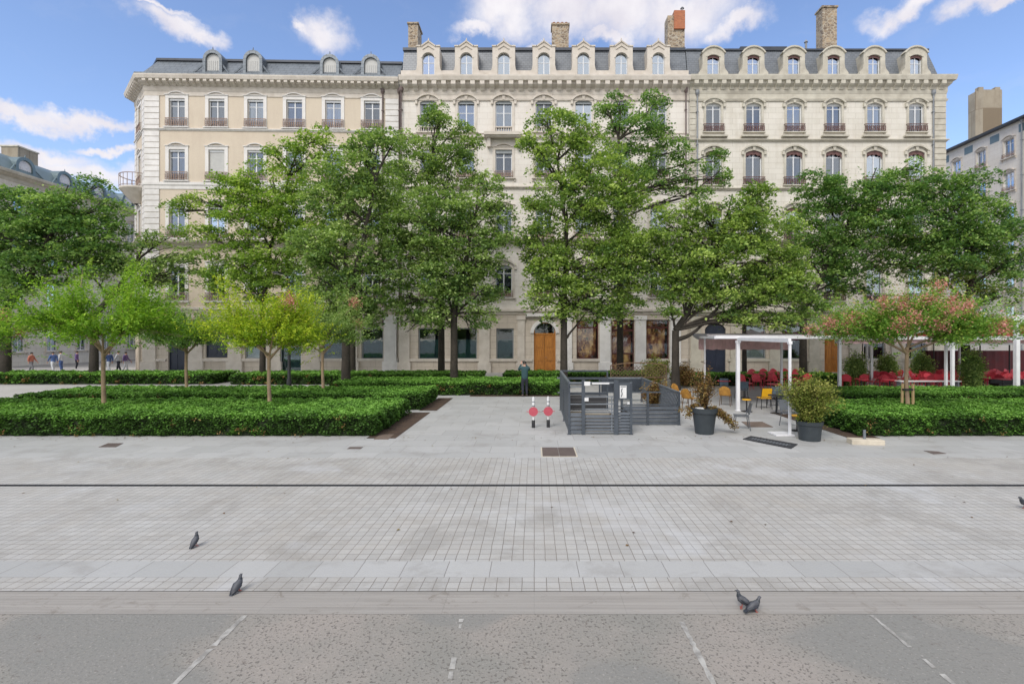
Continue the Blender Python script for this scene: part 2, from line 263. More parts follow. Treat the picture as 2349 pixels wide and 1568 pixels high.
# ------------------------------------------------------------------ ground materials
def groundmat(kind):
    m, nt = newmat(kind); v = nt.n('ShaderNodeTexCoord').outputs['Object']
    big = nt.noise(v, 0.35, 6, 0.6); med = nt.noise(v, 2.2, 5, 0.6); fine = nt.noise(v, 60, 3, 0.6)
    wob = nt.vm('ADD', v, nt.vm('MULTIPLY', nt.vm('SUBTRACT', nt.noise(v, 3.0, 2, 0.5, out=1), (0.5, 0.5, 0.5)), (0.022, 0.03, 0)))
    stain = nt.rng(nt.m('ADD', nt.m('MULTIPLY', big, 0.6), nt.m('MULTIPLY', med, 0.4)), 0.38, 0.66)
    if kind == 'sett_paving':
        b = brickn(nt, wob, 0.150, 0.155, 0.0055, (0.45, 0.447, 0.435), (0.39, 0.387, 0.377), (0.17, 0.155, 0.14), 0.0, 0.3)
        b2 = brickn(nt, wob, 0.9, 0.62, 0.001, (0.5, 0.5, 0.5), (0.42, 0.42, 0.42), (0.45, 0.45, 0.45), 0.37)
        c = nt.mix(0.5, b.outputs[0], b2.outputs[0], 'OVERLAY'); c = nt.mix(nt.m('MULTIPLY', stain, 0.5), c, c4((0.33, 0.295, 0.25))); wet = nt.rng(nt.noise(v, 0.55, 7, 0.72, 0.8), 0.50, 0.62, 0, 0.42, True); c = nt.mix(wet, c, c4((0.24, 0.225, 0.205))); pl = nt.rng(nt.noise(nt.vm('ADD', v, (7, 3, 0)), 0.4, 4, 0.6, 0.4), 0.55, 0.66, 0, 0.35, True); c = nt.mix(pl, c, c4((0.52, 0.53, 0.55)))
        gum = nt.rng(nt.noise(v, 9.0, 2, 0.5), 0.74, 0.77, 0, 0.5, True); c = nt.mix(gum, c, c4((0.16, 0.15, 0.14)))
        h = nt.m('SUBTRACT', nt.m('MULTIPLY', fine, 0.3), b.outputs[1]); c = nt.mix(0.25, c, nt.mix(fine, c4((0.2, 0.2, 0.2)), c4((0.8, 0.8, 0.8))), 'OVERLAY')
        pbr(nt, c, 0.75, h, 0.5, 0.008)
    elif kind in ('slab_paving', 'slab_band'):
        bw, rh = (1.15, 0.75) if kind == 'slab_paving' else (0.56, 2.0)
        b = brickn(nt, wob, bw, rh, 0.006, (0.415, 0.415, 0.41), (0.355, 0.357, 0.352), (0.20, 0.19, 0.18), 0.43 if kind == 'slab_paving' else 0.0, 0.3)
        c = nt.mix(nt.m('MULTIPLY', stain, 0.35), b.outputs[0], c4((0.33, 0.325, 0.31)))
        dirt = nt.rng(nt.noise(v, 0.9, 7, 0.7, 0.4), 0.50, 0.66, 0, 0.42, True); c = nt.mix(dirt, c, c4((0.24, 0.225, 0.21)))
        c = nt.mix(0.25, c, nt.mix(fine, c4((0.25, 0.25, 0.25)), c4((0.75, 0.75, 0.75))), 'OVERLAY')
        h = nt.m('SUBTRACT', nt.m('MULTIPLY', fine, 0.3), b.outputs[1]); pbr(nt, c, 0.7, h, 0.35, 0.006)
    elif kind == 'road':
        sp = nt.n('ShaderNodeTexVoronoi'); nt.l(v, sp.inputs['Vector']); sp.inputs['Scale'].default_value = 42
        s2 = nt.noise(v, 34, 3, 0.6, 0.15); chip = nt.rng(s2, 0.54, 0.64, 0, 1, True)
        c = nt.mix(nt.rng(nt.noise(v, 0.7, 4, 0.55), 0.4, 0.62), c4((0.23, 0.222, 0.20)), c4((0.29, 0.262, 0.235)))
        patch = nt.rng(nt.noise(nt.vm('MULTIPLY', v, (0.5, 0.9, 1)), 0.75, 2, 0.4), 0.52, 0.56, 0, 1, True)
        c = nt.mix(nt.m('MULTIPLY', patch, 0.75), c, c4((0.205, 0.203, 0.19)))
        amt = nt.mix(patch, c4((0.8, 0.8, 0.8)), c4((0.30, 0.30, 0.30)))
        sep = nt.n('ShaderNodeSeparateColor'); nt.l(amt, sep.inputs[0])
        c = nt.mix(nt.m('MULTIPLY', chip, sep.outputs[0]), c, c4((0.10, 0.09, 0.08)))
        c = nt.mix(nt.rng(nt.noise(v, 40, 3, 0.6), 0.6, 0.72, 0, 0.5), c, c4((0.42, 0.39, 0.36)))
        blot = nt.rng(nt.noise(v, 5.0, 6, 0.8, 1.2), 0.60, 0.68, 0, 0.6, True); c = nt.mix(blot, c, c4((0.12, 0.095, 0.08)))
        pale = nt.rng(nt.noise(v, 1.1, 3, 0.5), 0.66, 0.74, 0, 0.35, True); c = nt.mix(pale, c, c4((0.52, 0.50, 0.47)))
        pbr(nt, c, 0.85, s2, 0.6, 0.01)
    elif kind == 'gutter':
        st = nt.noise(nt.vm('MULTIPLY', v, (0.35, 22, 1)), 1.0, 4, 0.6)
        c = nt.mix(nt.rng(st, 0.4, 0.6), c4((0.255, 0.238, 0.218)), c4((0.315, 0.295, 0.272)))
        c = nt.mix(nt.rng(nt.noise(v, 3.5, 6, 0.75, 0.8), 0.55, 0.68, 0, 0.6, True), c, c4((0.17, 0.145, 0.12)))
        b = brickn(nt, v, 1.0, 3.0, 0.006, (0.6, 0.6, 0.6), (0.5, 0.5, 0.5), (0.2, 0.2, 0.2), 0.0)
        c = nt.mix(0.15, c, b.outputs[0], 'OVERLAY'); c = nt.mix(nt.rng(nt.noise(v, 1.3, 5, 0.65, 0.5), 0.45, 0.62, 0, 0.5, True), c, c4((0.30, 0.285, 0.265))); pbr(nt, c, 0.8, fine, 0.4, 0.006)
    elif kind == 'path':
        c = nt.mix(stain, c4((0.44, 0.43, 0.42)), c4((0.36, 0.345, 0.32))); pbr(nt, c, 0.9, fine, 0.5, 0.01)
    elif kind == 'street':
        c = nt.mix(stain, c4((0.30, 0.295, 0.29)), c4((0.22, 0.215, 0.21))); pbr(nt, c, 0.85, fine, 0.5, 0.01)
    elif kind == 'road_marking':
        k = nt.rng(nt.noise(v, 5.5, 5, 0.7), 0.40, 0.60)
        c = nt.mix(k, c4((0.24, 0.23, 0.215)), c4((0.42, 0.41, 0.385))); pbr(nt, c, 0.8, fine, 0.4, 0.005)
    else:
        c = nt.mix(stain, c4((0.3, 0.29, 0.28)), c4((0.24, 0.235, 0.23))); pbr(nt, c, 0.9, fine, 0.4, 0.01)
    return m
GM = {k: groundmat(k) for k in ('sett_paving', 'slab_paving', 'slab_band', 'road', 'gutter', 'path', 'street', 'road_marking', 'ground')}

# ------------------------------------------------------------------ mesh helpers
class MB:
    def __init__(s): s.v = []; s.f = []; s.mi = []
    def add(s, vs, fs, mi=0):
        o = len(s.v); s.v += [tuple(p) for p in vs]; s.f += [tuple(i + o for i in f) for f in fs]; s.mi += [mi] * len(fs); return s
    def box(s, x0, x1, y0, y1, z0, z1, mi=0):
        return s.add([(x0, y0, z0), (x1, y0, z0), (x1, y1, z0), (x0, y1, z0), (x0, y0, z1), (x1, y0, z1), (x1, y1, z1), (x0, y1, z1)],
                     [(0, 3, 2, 1), (4, 5, 6, 7), (0, 1, 5, 4), (1, 2, 6, 5), (2, 3, 7, 6), (3, 0, 4, 7)], mi)
    def bar(s, a, b, r, r2=None, mi=0):       # square bar between two points
        a, b = Vector(a), Vector(b); d = (b - a).normalized(); u = d.orthogonal().normalized()
        if abs(d.z) < 0.99: u = d.cross(Vector((0, 0, 1))).normalized()
        w_ = d.cross(u); r2 = r2 or r
        vs = [p + u * r * i + w_ * r2 * j for p in (a, b) for i, j in ((-1, -1), (1, -1), (1, 1), (-1, 1))]
        return s.add(vs, [(0, 3, 2, 1), (4, 5, 6, 7), (0, 1, 5, 4), (1, 2, 6, 5), (2, 3, 7, 6), (3, 0, 4, 7)], mi)
    def tube(s, pts, rad, n=8, mi=0, sq=1.0):
        pts = [Vector(p) for p in pts]
        if not hasattr(rad, '__len__'): rad = [rad] * len(pts)
        vs = []; up = None
        for i, p in enumerate(pts):
            d = (pts[min(i + 1, len(pts) - 1)] - pts[max(i - 1, 0)]).normalized()
            if up is None: up = d.orthogonal().normalized()
            u = (up - d * up.dot(d)).normalized(); up = u; w_ = d.cross(u)
            for k in range(n):
                a = 2 * math.pi * k / n; vs.append(p + (u * math.cos(a) + w_ * math.sin(a) * sq) * rad[i])
        fs = [(i * n + k, i * n + (k + 1) % n, (i + 1) * n + (k + 1) % n, (i + 1) * n + k) for i in range(len(pts) - 1) for k in range(n)]
        fs += [tuple(reversed(range(n))), tuple(range((len(pts) - 1) * n, len(pts) * n))]
        return s.add(vs, fs, mi)
    def lathe(s, prof, c=(0, 0), n=16, mi=0):
        vs = [(c[0] + r * math.cos(2 * math.pi * k / n), c[1] + r * math.sin(2 * math.pi * k / n), z) for r, z in prof for k in range(n)]
        fs = [(i * n + k, i * n + (k + 1) % n, (i + 1) * n + (k + 1) % n, (i + 1) * n + k) for i in range(len(prof) - 1) for k in range(n)]
        fs += [tuple(reversed(range(n))), tuple(range((len(prof) - 1) * n, len(prof) * n))]
        return s.add(vs, fs, mi)
    def prism(s, poly, y0, y1, mi=0):          # polygon in x,z
        n = len(poly); vs = [(x, y0, z) for x, z in poly] + [(x, y1, z) for x, z in poly]
        fs = [tuple(range(n)), tuple(reversed(range(n, 2 * n)))] + [(i, i + n, (i + 1) % n + n, (i + 1) % n) for i in range(n)]
        return s.add(vs, fs, mi)
    def band(s, inner, outer, y0, y1, mi=0):   # ribbon between two x,z paths
        n = len(inner); vs = [(x, y0, z) for x, z in inner] + [(x, y0, z) for x, z in outer] + [(x, y1, z) for x, z in inner] + [(x, y1, z) for x, z in outer]
        fs = []
        for i in range(n - 1):
            a, b = i, i + 1
            fs += [(a, b, n + b, n + a), (2 * n + a, 3 * n + a, 3 * n + b, 2 * n + b), (a, 2 * n + a, 2 * n + b, b), (n + a, n + b, 3 * n + b, 3 * n + a)]
        for a in (0, n - 1): fs.append((a, n + a, 3 * n + a, 2 * n + a))
        return s.add(vs, fs, mi)
    def sweep(s, path, prof, mi=0, caps=True):  # profile (out, z) along a plan path; outside is to the right of travel
        P = [Vector((p[0], p[1])) for p in path]; n = len(prof); vs = []
        for i, p in enumerate(P):
            ds = []
            if i > 0: ds.append((P[i] - P[i - 1]).normalized())
            if i < len(P) - 1: ds.append((P[i + 1] - P[i]).normalized())
            ns = [Vector((d.y, -d.x)) for d in ds]; nn = sum(ns, Vector((0, 0))).normalized(); k = 1 / max(nn.dot(ns[0]), 0.3)
            for o, z in prof: q = p + nn * o * k; vs.append((q.x, q.y, z))
        fs = [(i * n + j, (i + 1) * n + j, (i + 1) * n + (j + 1) % n, i * n + (j + 1) % n) for i in range(len(P) - 1) for j in range(n if caps else n - 1)]
        if caps: fs += [tuple(range(n)), tuple(reversed(range((len(P) - 1) * n, len(P) * n)))]
        return s.add(vs, fs, mi)
    def build(s, name, mats, parent=None, loc=(0, 0, 0), rz=0.0, smooth=False, fix=True):
        me = bpy.data.meshes.new(name); me.from_pydata(s.v, [], s.f)
        mats = mats if isinstance(mats, (list, tuple)) else [mats]
        for m in mats: me.materials.append(MT[m] if isinstance(m, str) else m)
        if len(mats) > 1: me.polygons.foreach_set('material_index', s.mi)
        if fix and s.f:
            bm = bmesh.new(); bm.from_mesh(me); bmesh.ops.recalc_face_normals(bm, faces=bm.faces); bm.to_mesh(me); bm.free()
        if smooth:
            me.polygons.foreach_set('use_smooth', [True] * len(me.polygons))
            try: me.set_sharp_from_angle(angle=R(45))
            except Exception: pass
        me.update()
        o = bpy.data.objects.new(name, me); col.objects.link(o); o.parent = parent; o.location = loc; o.rotation_euler = (0, 0, rz); return o
def thing(name, label, cat, loc=(0, 0, 0), rz=0.0, group=None):
    o = bpy.data.objects.new(name, None); col.objects.link(o); o.location = loc; o.rotation_euler = (0, 0, rz); o.empty_display_size = 0.3
    o['label'] = label; o['category'] = cat
    if group: o['group'] = group
    return o
def tag(o, label, cat, group=None):
    o['label'] = label; o['category'] = cat
    if group: o['group'] = group
    return o
def dup(o, parent=None, loc=None, rz=None, label=None):
    c = o.copy(); col.objects.link(c); c.parent = parent
    if loc is not None: c.location = loc
    if rz is not None: c.rotation_euler = (0, 0, rz)
    if label: c['label'] = label
    for ch in kids[o.name] if o.name in kids else list(o.children): dup(ch, c)
    return c
kids = {}
def XY(x, y, z=0.0):       # where a sight line through the given picture point meets the height z
    Y = (CH - z) * F / (y - HY); return ((x - CX) / F * Y, Y)
def XatY(x, Y): return (x - CX) / F * Y
def ZatY(y, Y): return CH + (HY - y) / F * Y
def structure(name, mb, mat):
    o = mb.build(name, mat, fix=False); o['kind'] = 'structure'; return o
def sheet(name, rects, z, mat):
    mb = MB()
    for (x0, x1, y0, y1) in rects: mb.add([(x0, y0, z), (x1, y0, z), (x1, y1, z), (x0, y1, z)], [(0, 1, 2, 3)])
    return structure(name, mb, mat)

# ------------------------------------------------------------------ ground
HX0, HX1, HY0, HY1 = 1.35, 3.0, 15.35, 19.7      # opening of the stairs
def around(x0, x1, y0, y1): return [(x0, x1, y0, HY0), (x0, x1, HY1, y1), (x0, HX0, HY0, HY1), (HX1, x1, HY0, HY1)]
sheet('ground', around(-1500, 1500, -200, 1800), 0.0, GM['ground'])
sheet('road', [(-120, 120, -6, 5.36)], 0.004, GM['road'])
sheet('gutter', [(-120, 120, 5.36, 5.83)], 0.006, GM['gutter'])
sheet('sett_paving', [(-120, 120, 5.83, 6.16), (-120, 120, 6.60, 9.88), (-120, 120, 10.00, 12.2)], 0.012, GM['sett_paving'])
sheet('slab_band', [(-120, 120, 6.16, 6.60)], 0.013, GM['slab_band'])
sheet('slab_paving', around(-120, 120, 12.2, 30.2), 0.010, GM['slab_paving'])
# slot drain: a dark channel with small bars
mb = MB(); mb.box(-60, 60, 9.88, 10.00, 0.0045, 0.0075); mb.box(-60, 60, 9.88, 9.895, 0.0075, 0.017); mb.box(-60, 60, 9.985, 10.00, 0.0075, 0.017)
for i in range(-140, 220): mb.box(i * 0.1, i * 0.1 + 0.025, 9.895, 9.985, 0.0075, 0.015)
o = mb.build('slot_drain', 'mat_black'); o['kind'] = 'structure'
sheet('path', [(-60, -4.1, 23.6, 24.6), (-60, -9.4, 24.6, 30.2), (-60, -21.2, 19.4, 23.6)], 0.015, GM['path'])
mb = MB(); mb.box(-120, 120, 34.2, 34.36, 0, 0.10); o = mb.build('kerb', MT['block']); o['kind'] = 'structure'
sheet('street', [(-120, 120, 30.2, 34.2)], 0.014, GM['street'])
sheet('pavement', [(-120, 120, 34.36, 46)], 0.099, GM['path'])
for i, (xa, xb) in enumerate([((561, 1412), (401, 1568)), ((1059, 1415), (1030, 1568)), ((1557, 1415), (1636, 1568)), ((1998, 1411), (2186, 1568))]):
    (ax, ay), (bx, by) = XY(*xa), XY(*xb); d = Vector((bx - ax, by - ay)).normalized()
    mb = MB(); a0 = Vector((ax, ay)); L_ = (Vector((bx, by)) - a0).length + 3; t = 0.0; rl = random.Random(i)
    wid = (0.03, 0.026, 0.028, 0.022)[i]; wear = (0.05, 0.45, 0.15, 0.3)[i]; prev = wid; k = 0
    while t < L_:
        st = rl.uniform(0.03, 0.09); nw = max(0.006, wid * rl.uniform(0.55, 1.15)); off = rl.uniform(-0.004, 0.004)
        if rl.random() > wear * (0.4 + 0.8 * abs(math.sin(t * 1.7 + i))):
            p0, p1_ = a0 + d * t, a0 + d * (t + st); nn = Vector((d.y, -d.x)); mb.add([(p0.x - nn.x * prev, p0.y - nn.y * prev, 0.008), (p0.x + nn.x * prev, p0.y + nn.y * prev, 0.008), (p1_.x + nn.x * (nw + off), p1_.y + nn.y * (nw + off), 0.008), (p1_.x - nn.x * (nw - off), p1_.y - nn.y * (nw - off), 0.008)], [(0, 1, 2, 3)])
        prev = nw; t += st
    structure('parking_line', mb, GM['road_marking'])
# stairwell
mb = MB(); mb.box(HX0 - 0.15, HX0, HY0 - 0.15, HY1 + 0.15, -3.5, -0.002); mb.box(HX1, HX1 + 0.15, HY0 - 0.15, HY1 + 0.15, -3.5, -0.002)
mb.box(HX0, HX1, HY1, HY1 + 0.15, -3.5, -0.002); mb.box(HX0, HX1, HY0 - 0.15, HY0, -3.5, -0.002)
for i in range(16): mb.box(HX0, HX1, HY0 + 0.05 + i * 0.27, HY0 + 0.05 + (i + 1) * 0.27, -3.5, -0.17 * (i + 1))
o = mb.build('stairwell', 'concrete'); o['kind'] = 'structure'

# ------------------------------------------------------------------ foliage
def leaves(name, P, size, mat, parent=None, tint=None, flat=0.5, width=0.36, aim=None, kind=None):
    n = len(P); N = rng.normal(size=(n, 3)); N[:, 2] = np.abs(N[:, 2]) + flat * 2.0
    if aim is not None: N = N * 0.55 + aim * 1.2
    N /= np.linalg.norm(N, axis=1)[:, None]
    T = rng.normal(size=(n, 3)); T -= (T * N).sum(1)[:, None] * N; T /= np.linalg.norm(T, axis=1)[:, None]; B = np.cross(N, T)
    s = (size * rng.uniform(0.5, 1.5, n))[:, None]
    V = np.empty((n, 4, 3)); V[:, 0] = P - T * s * 0.5; V[:, 1] = P + B * s * width + N * s * 0.12; V[:, 2] = P + T * s * 0.5; V[:, 3] = P - B * s * width + N * s * 0.12
    me = bpy.data.meshes.new(name); me.vertices.add(n * 4); me.vertices.foreach_set('co', V.astype(np.float32).ravel())
    me.loops.add(n * 4); me.loops.foreach_set('vertex_index', np.arange(n * 4, dtype=np.int32))
    me.polygons.add(n); me.polygons.foreach_set('loop_start', np.arange(0, n * 4, 4, dtype=np.int32)); me.polygons.foreach_set('loop_total', np.full(n, 4, dtype=np.int32))
    t = rng.uniform(0, 1, n) if tint is None else np.clip(tint + rng.normal(0, 0.16, n), 0, 1)
    a = me.attributes.new('tint', 'FLOAT', 'FACE'); a.data.foreach_set('value', t.astype(np.float32))
    me.materials.append(MT[mat]); me.update(calc_edges=True); me.validate()
    o = bpy.data.objects.new(name, me); col.objects.link(o); o.parent = parent
    if kind: o['kind'] = kind
    return o
def ball(n):
    v = rng.normal(size=(n, 3)); return v / np.linalg.norm(v, axis=1)[:, None]
def crown_points(blobs, dens, crad, per):
    """clumps of leaves: every crown lobe is broken into small tufts, each a dome of leaves with air between them"""
    P = []; T = []
    for (c, r) in blobs:
        vol = r[0] * r[1] * r[2]; n = max(5, int(dens * (r[0] * r[2] + r[0] * r[1] + r[1] * r[2]) / 3 * 3.3)); d = ball(n)
        rad = rng.uniform(0.25, 1.0, n) ** 0.5; cc = np.array(c) + d * rad[:, None] * np.array(r) * 0.92
        tr = rng.uniform(0.34, 0.78, n) * crad; tint = np.clip(rng.normal(0.42, 0.2, n), 0, 0.9)
        k = (per * (tr / crad) ** 2 * 6.3).astype(int) + 6; idx = np.repeat(np.arange(n), k); q = ball(len(idx))
        q[:, 2] = np.where(q[:, 2] < -0.25, -q[:, 2] * 0.6, q[:, 2]); sh = rng.uniform(0.3, 1.0, len(idx)) ** 0.4
        off = q * sh[:, None] * tr[idx][:, None] * np.array((1.12, 1.12, 0.84)) + rng.normal(0, 0.05, (len(idx), 3)); off[:, 2] -= 0.10 * (off[:, 0] ** 2 + off[:, 1] ** 2)
        P.append(cc[idx] + off); T.append(tint[idx] + rng.normal(0, 0.10, len(idx)))
        m = int(n * 9); dd = ball(m) * rng.uniform(0.6, 1.22, m)[:, None] * np.array(r); P.append(np.array(c) + dd); T.append(rng.uniform(0.2, 0.9, m))   # loose twigs
    return np.concatenate(P), np.concatenate(T)
def limb(mb, a, b, r0, r1, sag=0.15, n=6, mat=0):
    a, b = Vector(a), Vector(b); L = (b - a).length; w_ = Vector((random.uniform(-1, 1), random.uniform(-1, 1), 0)) * L * 0.07
    pts = []; rad = []
    for i in range(n + 1):
        t = i / n; p = a.lerp(b, t) + Vector((0, 0, 1)) * math.sin(t * math.pi) * L * sag * -0.5 + w_ * math.sin(t * math.pi)
        p += Vector((random.uniform(-1, 1), random.uniform(-1, 1), random.uniform(-1, 1))) * L * 0.012 * (0 < i < n)
        pts.append(p); rad.append(r0 + (r1 - r0) * t)
    mb.tube(pts, rad, 7, mat); return pts
def big_tree(x, Y, blobs, mat, label, tw=0.2, fork=4.2, dens=3.3, crad=0.86, per=40, leaf=0.15, lean=0.0, extra=()):
    bx = XatY(x, Y); root = thing('maple_tree', label, 'tree', (bx, Y, 0), 0, 'large trees in front of the facades')
    B = []
    for b in blobs:
        cx, cy, rx, ry = b[:4]; Yb = Y + (b[4] if len(b) > 4 else 0)
        m = Yb / F * 1.07; B.append(((XatY(cx, Yb) - bx, Yb - Y, ZatY(cy, Yb)), (rx * m, (rx + ry) * 0.5 * m * 0.95, ry * m)))
    mb = MB(); f = Vector((lean, 0, fork))
    mb.tube([(0, 0, -0.1), (0, 0, 0.12), (lean * 0.1, 0, 0.7), (lean * 0.45, 0.03, fork * 0.5), tuple(f)], [tw * 1.45, tw * 1.25, tw, tw * 0.9, tw * 0.82], 10)
    top = max(B, key=lambda q: q[0][2])
    spine = limb(mb, f, (top[0][0] * 0.7, top[0][1], top[0][2]), tw * 0.8, 0.03, 0.0, 9)
    for (c, r) in B:
        j = min(spine, key=lambda p: abs(p.z - (c[2] - 1.6)) + 0.15 * abs(p.x - c[0])); 
        if c[2] - 1.6 < f.z: j = f
        pts = limb(mb, j, c, tw * 0.34, 0.025, -0.12, 6)
        for k in range(5):
            d = ball(1)[0]; limb(mb, pts[random.randint(2, 5)], (c[0] + d[0] * r[0] * 0.85, c[1] + d[1] * r[1] * 0.85, c[2] + d[2] * r[2] * 0.85), 0.035, 0.012, 0, 4)
    for (p, q, r) in extra: limb(mb, (XatY(p[0], Y) - bx, 0, ZatY(p[1], Y)), (XatY(q[0], Y) - bx, 0, ZatY(q[1], Y)), r, r * 0.5, 0.1, 7)
    mb.build('trunk', 'bark', root, smooth=True, fix=False)
    P, T = crown_points(B, dens, crad, per)
    leaves('crown', P, leaf, mat, root, T); return root
# ------------------------------------------------------------------ buildings
def arc(w_, z, rise, n=10, x0=0.0):      # points of a segmental arch of width w_ springing at z
    if rise <= 0: return [(x0 - w_ / 2, z), (x0 + w_ / 2, z)]
    r = (w_ * w_ / 4 + rise * rise) / (2 * rise); a = math.asin(min(1, w_ / 2 / r))
    return [(x0 + r * math.sin(t), z + rise - r + r * math.cos(t)) for t in (-a + 2 * a * i / n for i in range(n + 1))]
class Building:
    def __init__(s, name, label, cat, x0, y0, th, stone):
        s.root = thing(name, label, cat, (x0, y0, 0), th); s.x0, s.y0, s.th = x0, y0, th; s.stone = stone; s.holes = []; s.bands = []
    def uz(s, x, y, d=0.0):               # picture point -> along-wall and height on the wall plane (d behind it)
        k = (x - CX) / F; c, n = math.cos(s.th), math.sin(s.th); ox, oy = s.x0 - n * d, s.y0 + c * d
        u = (k * oy - ox) / (c - k * n); Y = oy + u * n; return u, ZatY(y, Y)
    def hole(s, xc, y0, y1, wpx, rise=0.0, w_=None):   # opening from picture coords
        u, zt = s.uz(xc, y0); _, zb = s.uz(xc, y1)
        if w_ is None: w_ = s.uz(xc + wpx / 2, y0)[0] - s.uz(xc - wpx / 2, y0)[0]
        h = (u - w_ / 2, u + w_ / 2, zb, zt, rise); s.holes.append(h); return u, zb, w_, zt - zb
def wall_mesh(mb, x0, x1, z0, z1, holes, depth=0.28, y=0.0, mi=0):
    hs = [h for h in holes if h[1] > x0 and h[0] < x1 and h[3] > z0 and h[2] < z1]
    hs = [(max(h[0], x0), min(h[1], x1), max(h[2], z0), min(h[3], z1), h[4]) for h in hs]
    xs = sorted({round(v, 4) for v in [x0, x1] + [h[0] for h in hs] + [h[1] for h in hs]}); zs = sorted({round(v, 4) for v in [z0, z1] + [h[2] for h in hs] + [h[3] for h in hs]})
    for a, b in zip(xs, xs[1:]):
        for c, d in zip(zs, zs[1:]):
            mx, mz = (a + b) / 2, (c + d) / 2
            if any(h[0] < mx < h[1] and h[2] < mz < h[3] for h in hs): continue
            mb.add([(a, y, c), (b, y, c), (b, y, d), (a, y, d)], [(0, 1, 2, 3)], mi)
    for h in hs:
        a, b, c, d, r = h; e = y + depth
        mb.add([(a, y, c), (a, e, c), (a, e, d), (a, y, d)], [(0, 1, 2, 3)], mi); mb.add([(b, y, c), (b, e, c), (b, e, d), (b, y, d)], [(0, 3, 2, 1)], mi)
        mb.add([(a, y, c), (b, y, c), (b, e, c), (a, e, c)], [(0, 1, 2, 3)], mi); mb.add([(a, y, d), (b, y, d), (b, e, d), (a, e, d)], [(0, 3, 2, 1)], mi)
        if r > 0:
            pts = arc(b - a, d - r, r, 12, (a + b) / 2); mid = len(pts) // 2
            for part in (pts[:mid + 1] + [(a, d)], pts[mid:] + [(b, d)]): mb.prism(part, y + 0.001, e - 0.001, mi)
def rail_mesh(mb, w_, h, z0=0.0, y=-0.14, n=9, r=0.018, deco=True):
    mb.box(-w_ / 2, w_ / 2, y - 0.03, y + 0.02, z0 + h - 0.05, z0 + h); mb.box(-w_ / 2, w_ / 2, y - 0.02, y + 0.015, z0 + 0.06, z0 + 0.10)
    mb.box(-w_ / 2, w_ / 2, y - 0.02, y + 0.015, z0 + h - 0.16, z0 + h - 0.13)
    for i in range(n + 1):
        x = -w_ / 2 + w_ * i / n; mb.box(x - r, x + r, y - 0.016, y + 0.012, z0 + 0.10, z0 + h - 0.16)
        if deco and i < n:
            cx = x + w_ / n / 2; cz = z0 + (h - 0.06) / 2
            for k in range(4):
                a0, a1 = k * math.pi / 2 + 0.785, (k + 1) * math.pi / 2 + 0.785; rr = w_ / n * 0.48
                mb.bar((cx + rr * math.cos(a0), y, cz + 1.7 * rr * math.sin(a0)), (cx + rr * math.cos(a1), y, cz + 1.7 * rr * math.sin(a1)), r * 0.8)
    for sx in (-1, 1): mb.box(sx * w_ / 2 - 0.02, sx * w_ / 2 + 0.02, y - 0.02, -0.0, z0 + h - 0.05, z0 + h - 0.01); mb.box(sx * w_ / 2 - 0.02, sx * w_ / 2 + 0.02, y - 0.02, 0, z0 + 0.06, z0 + 0.10)
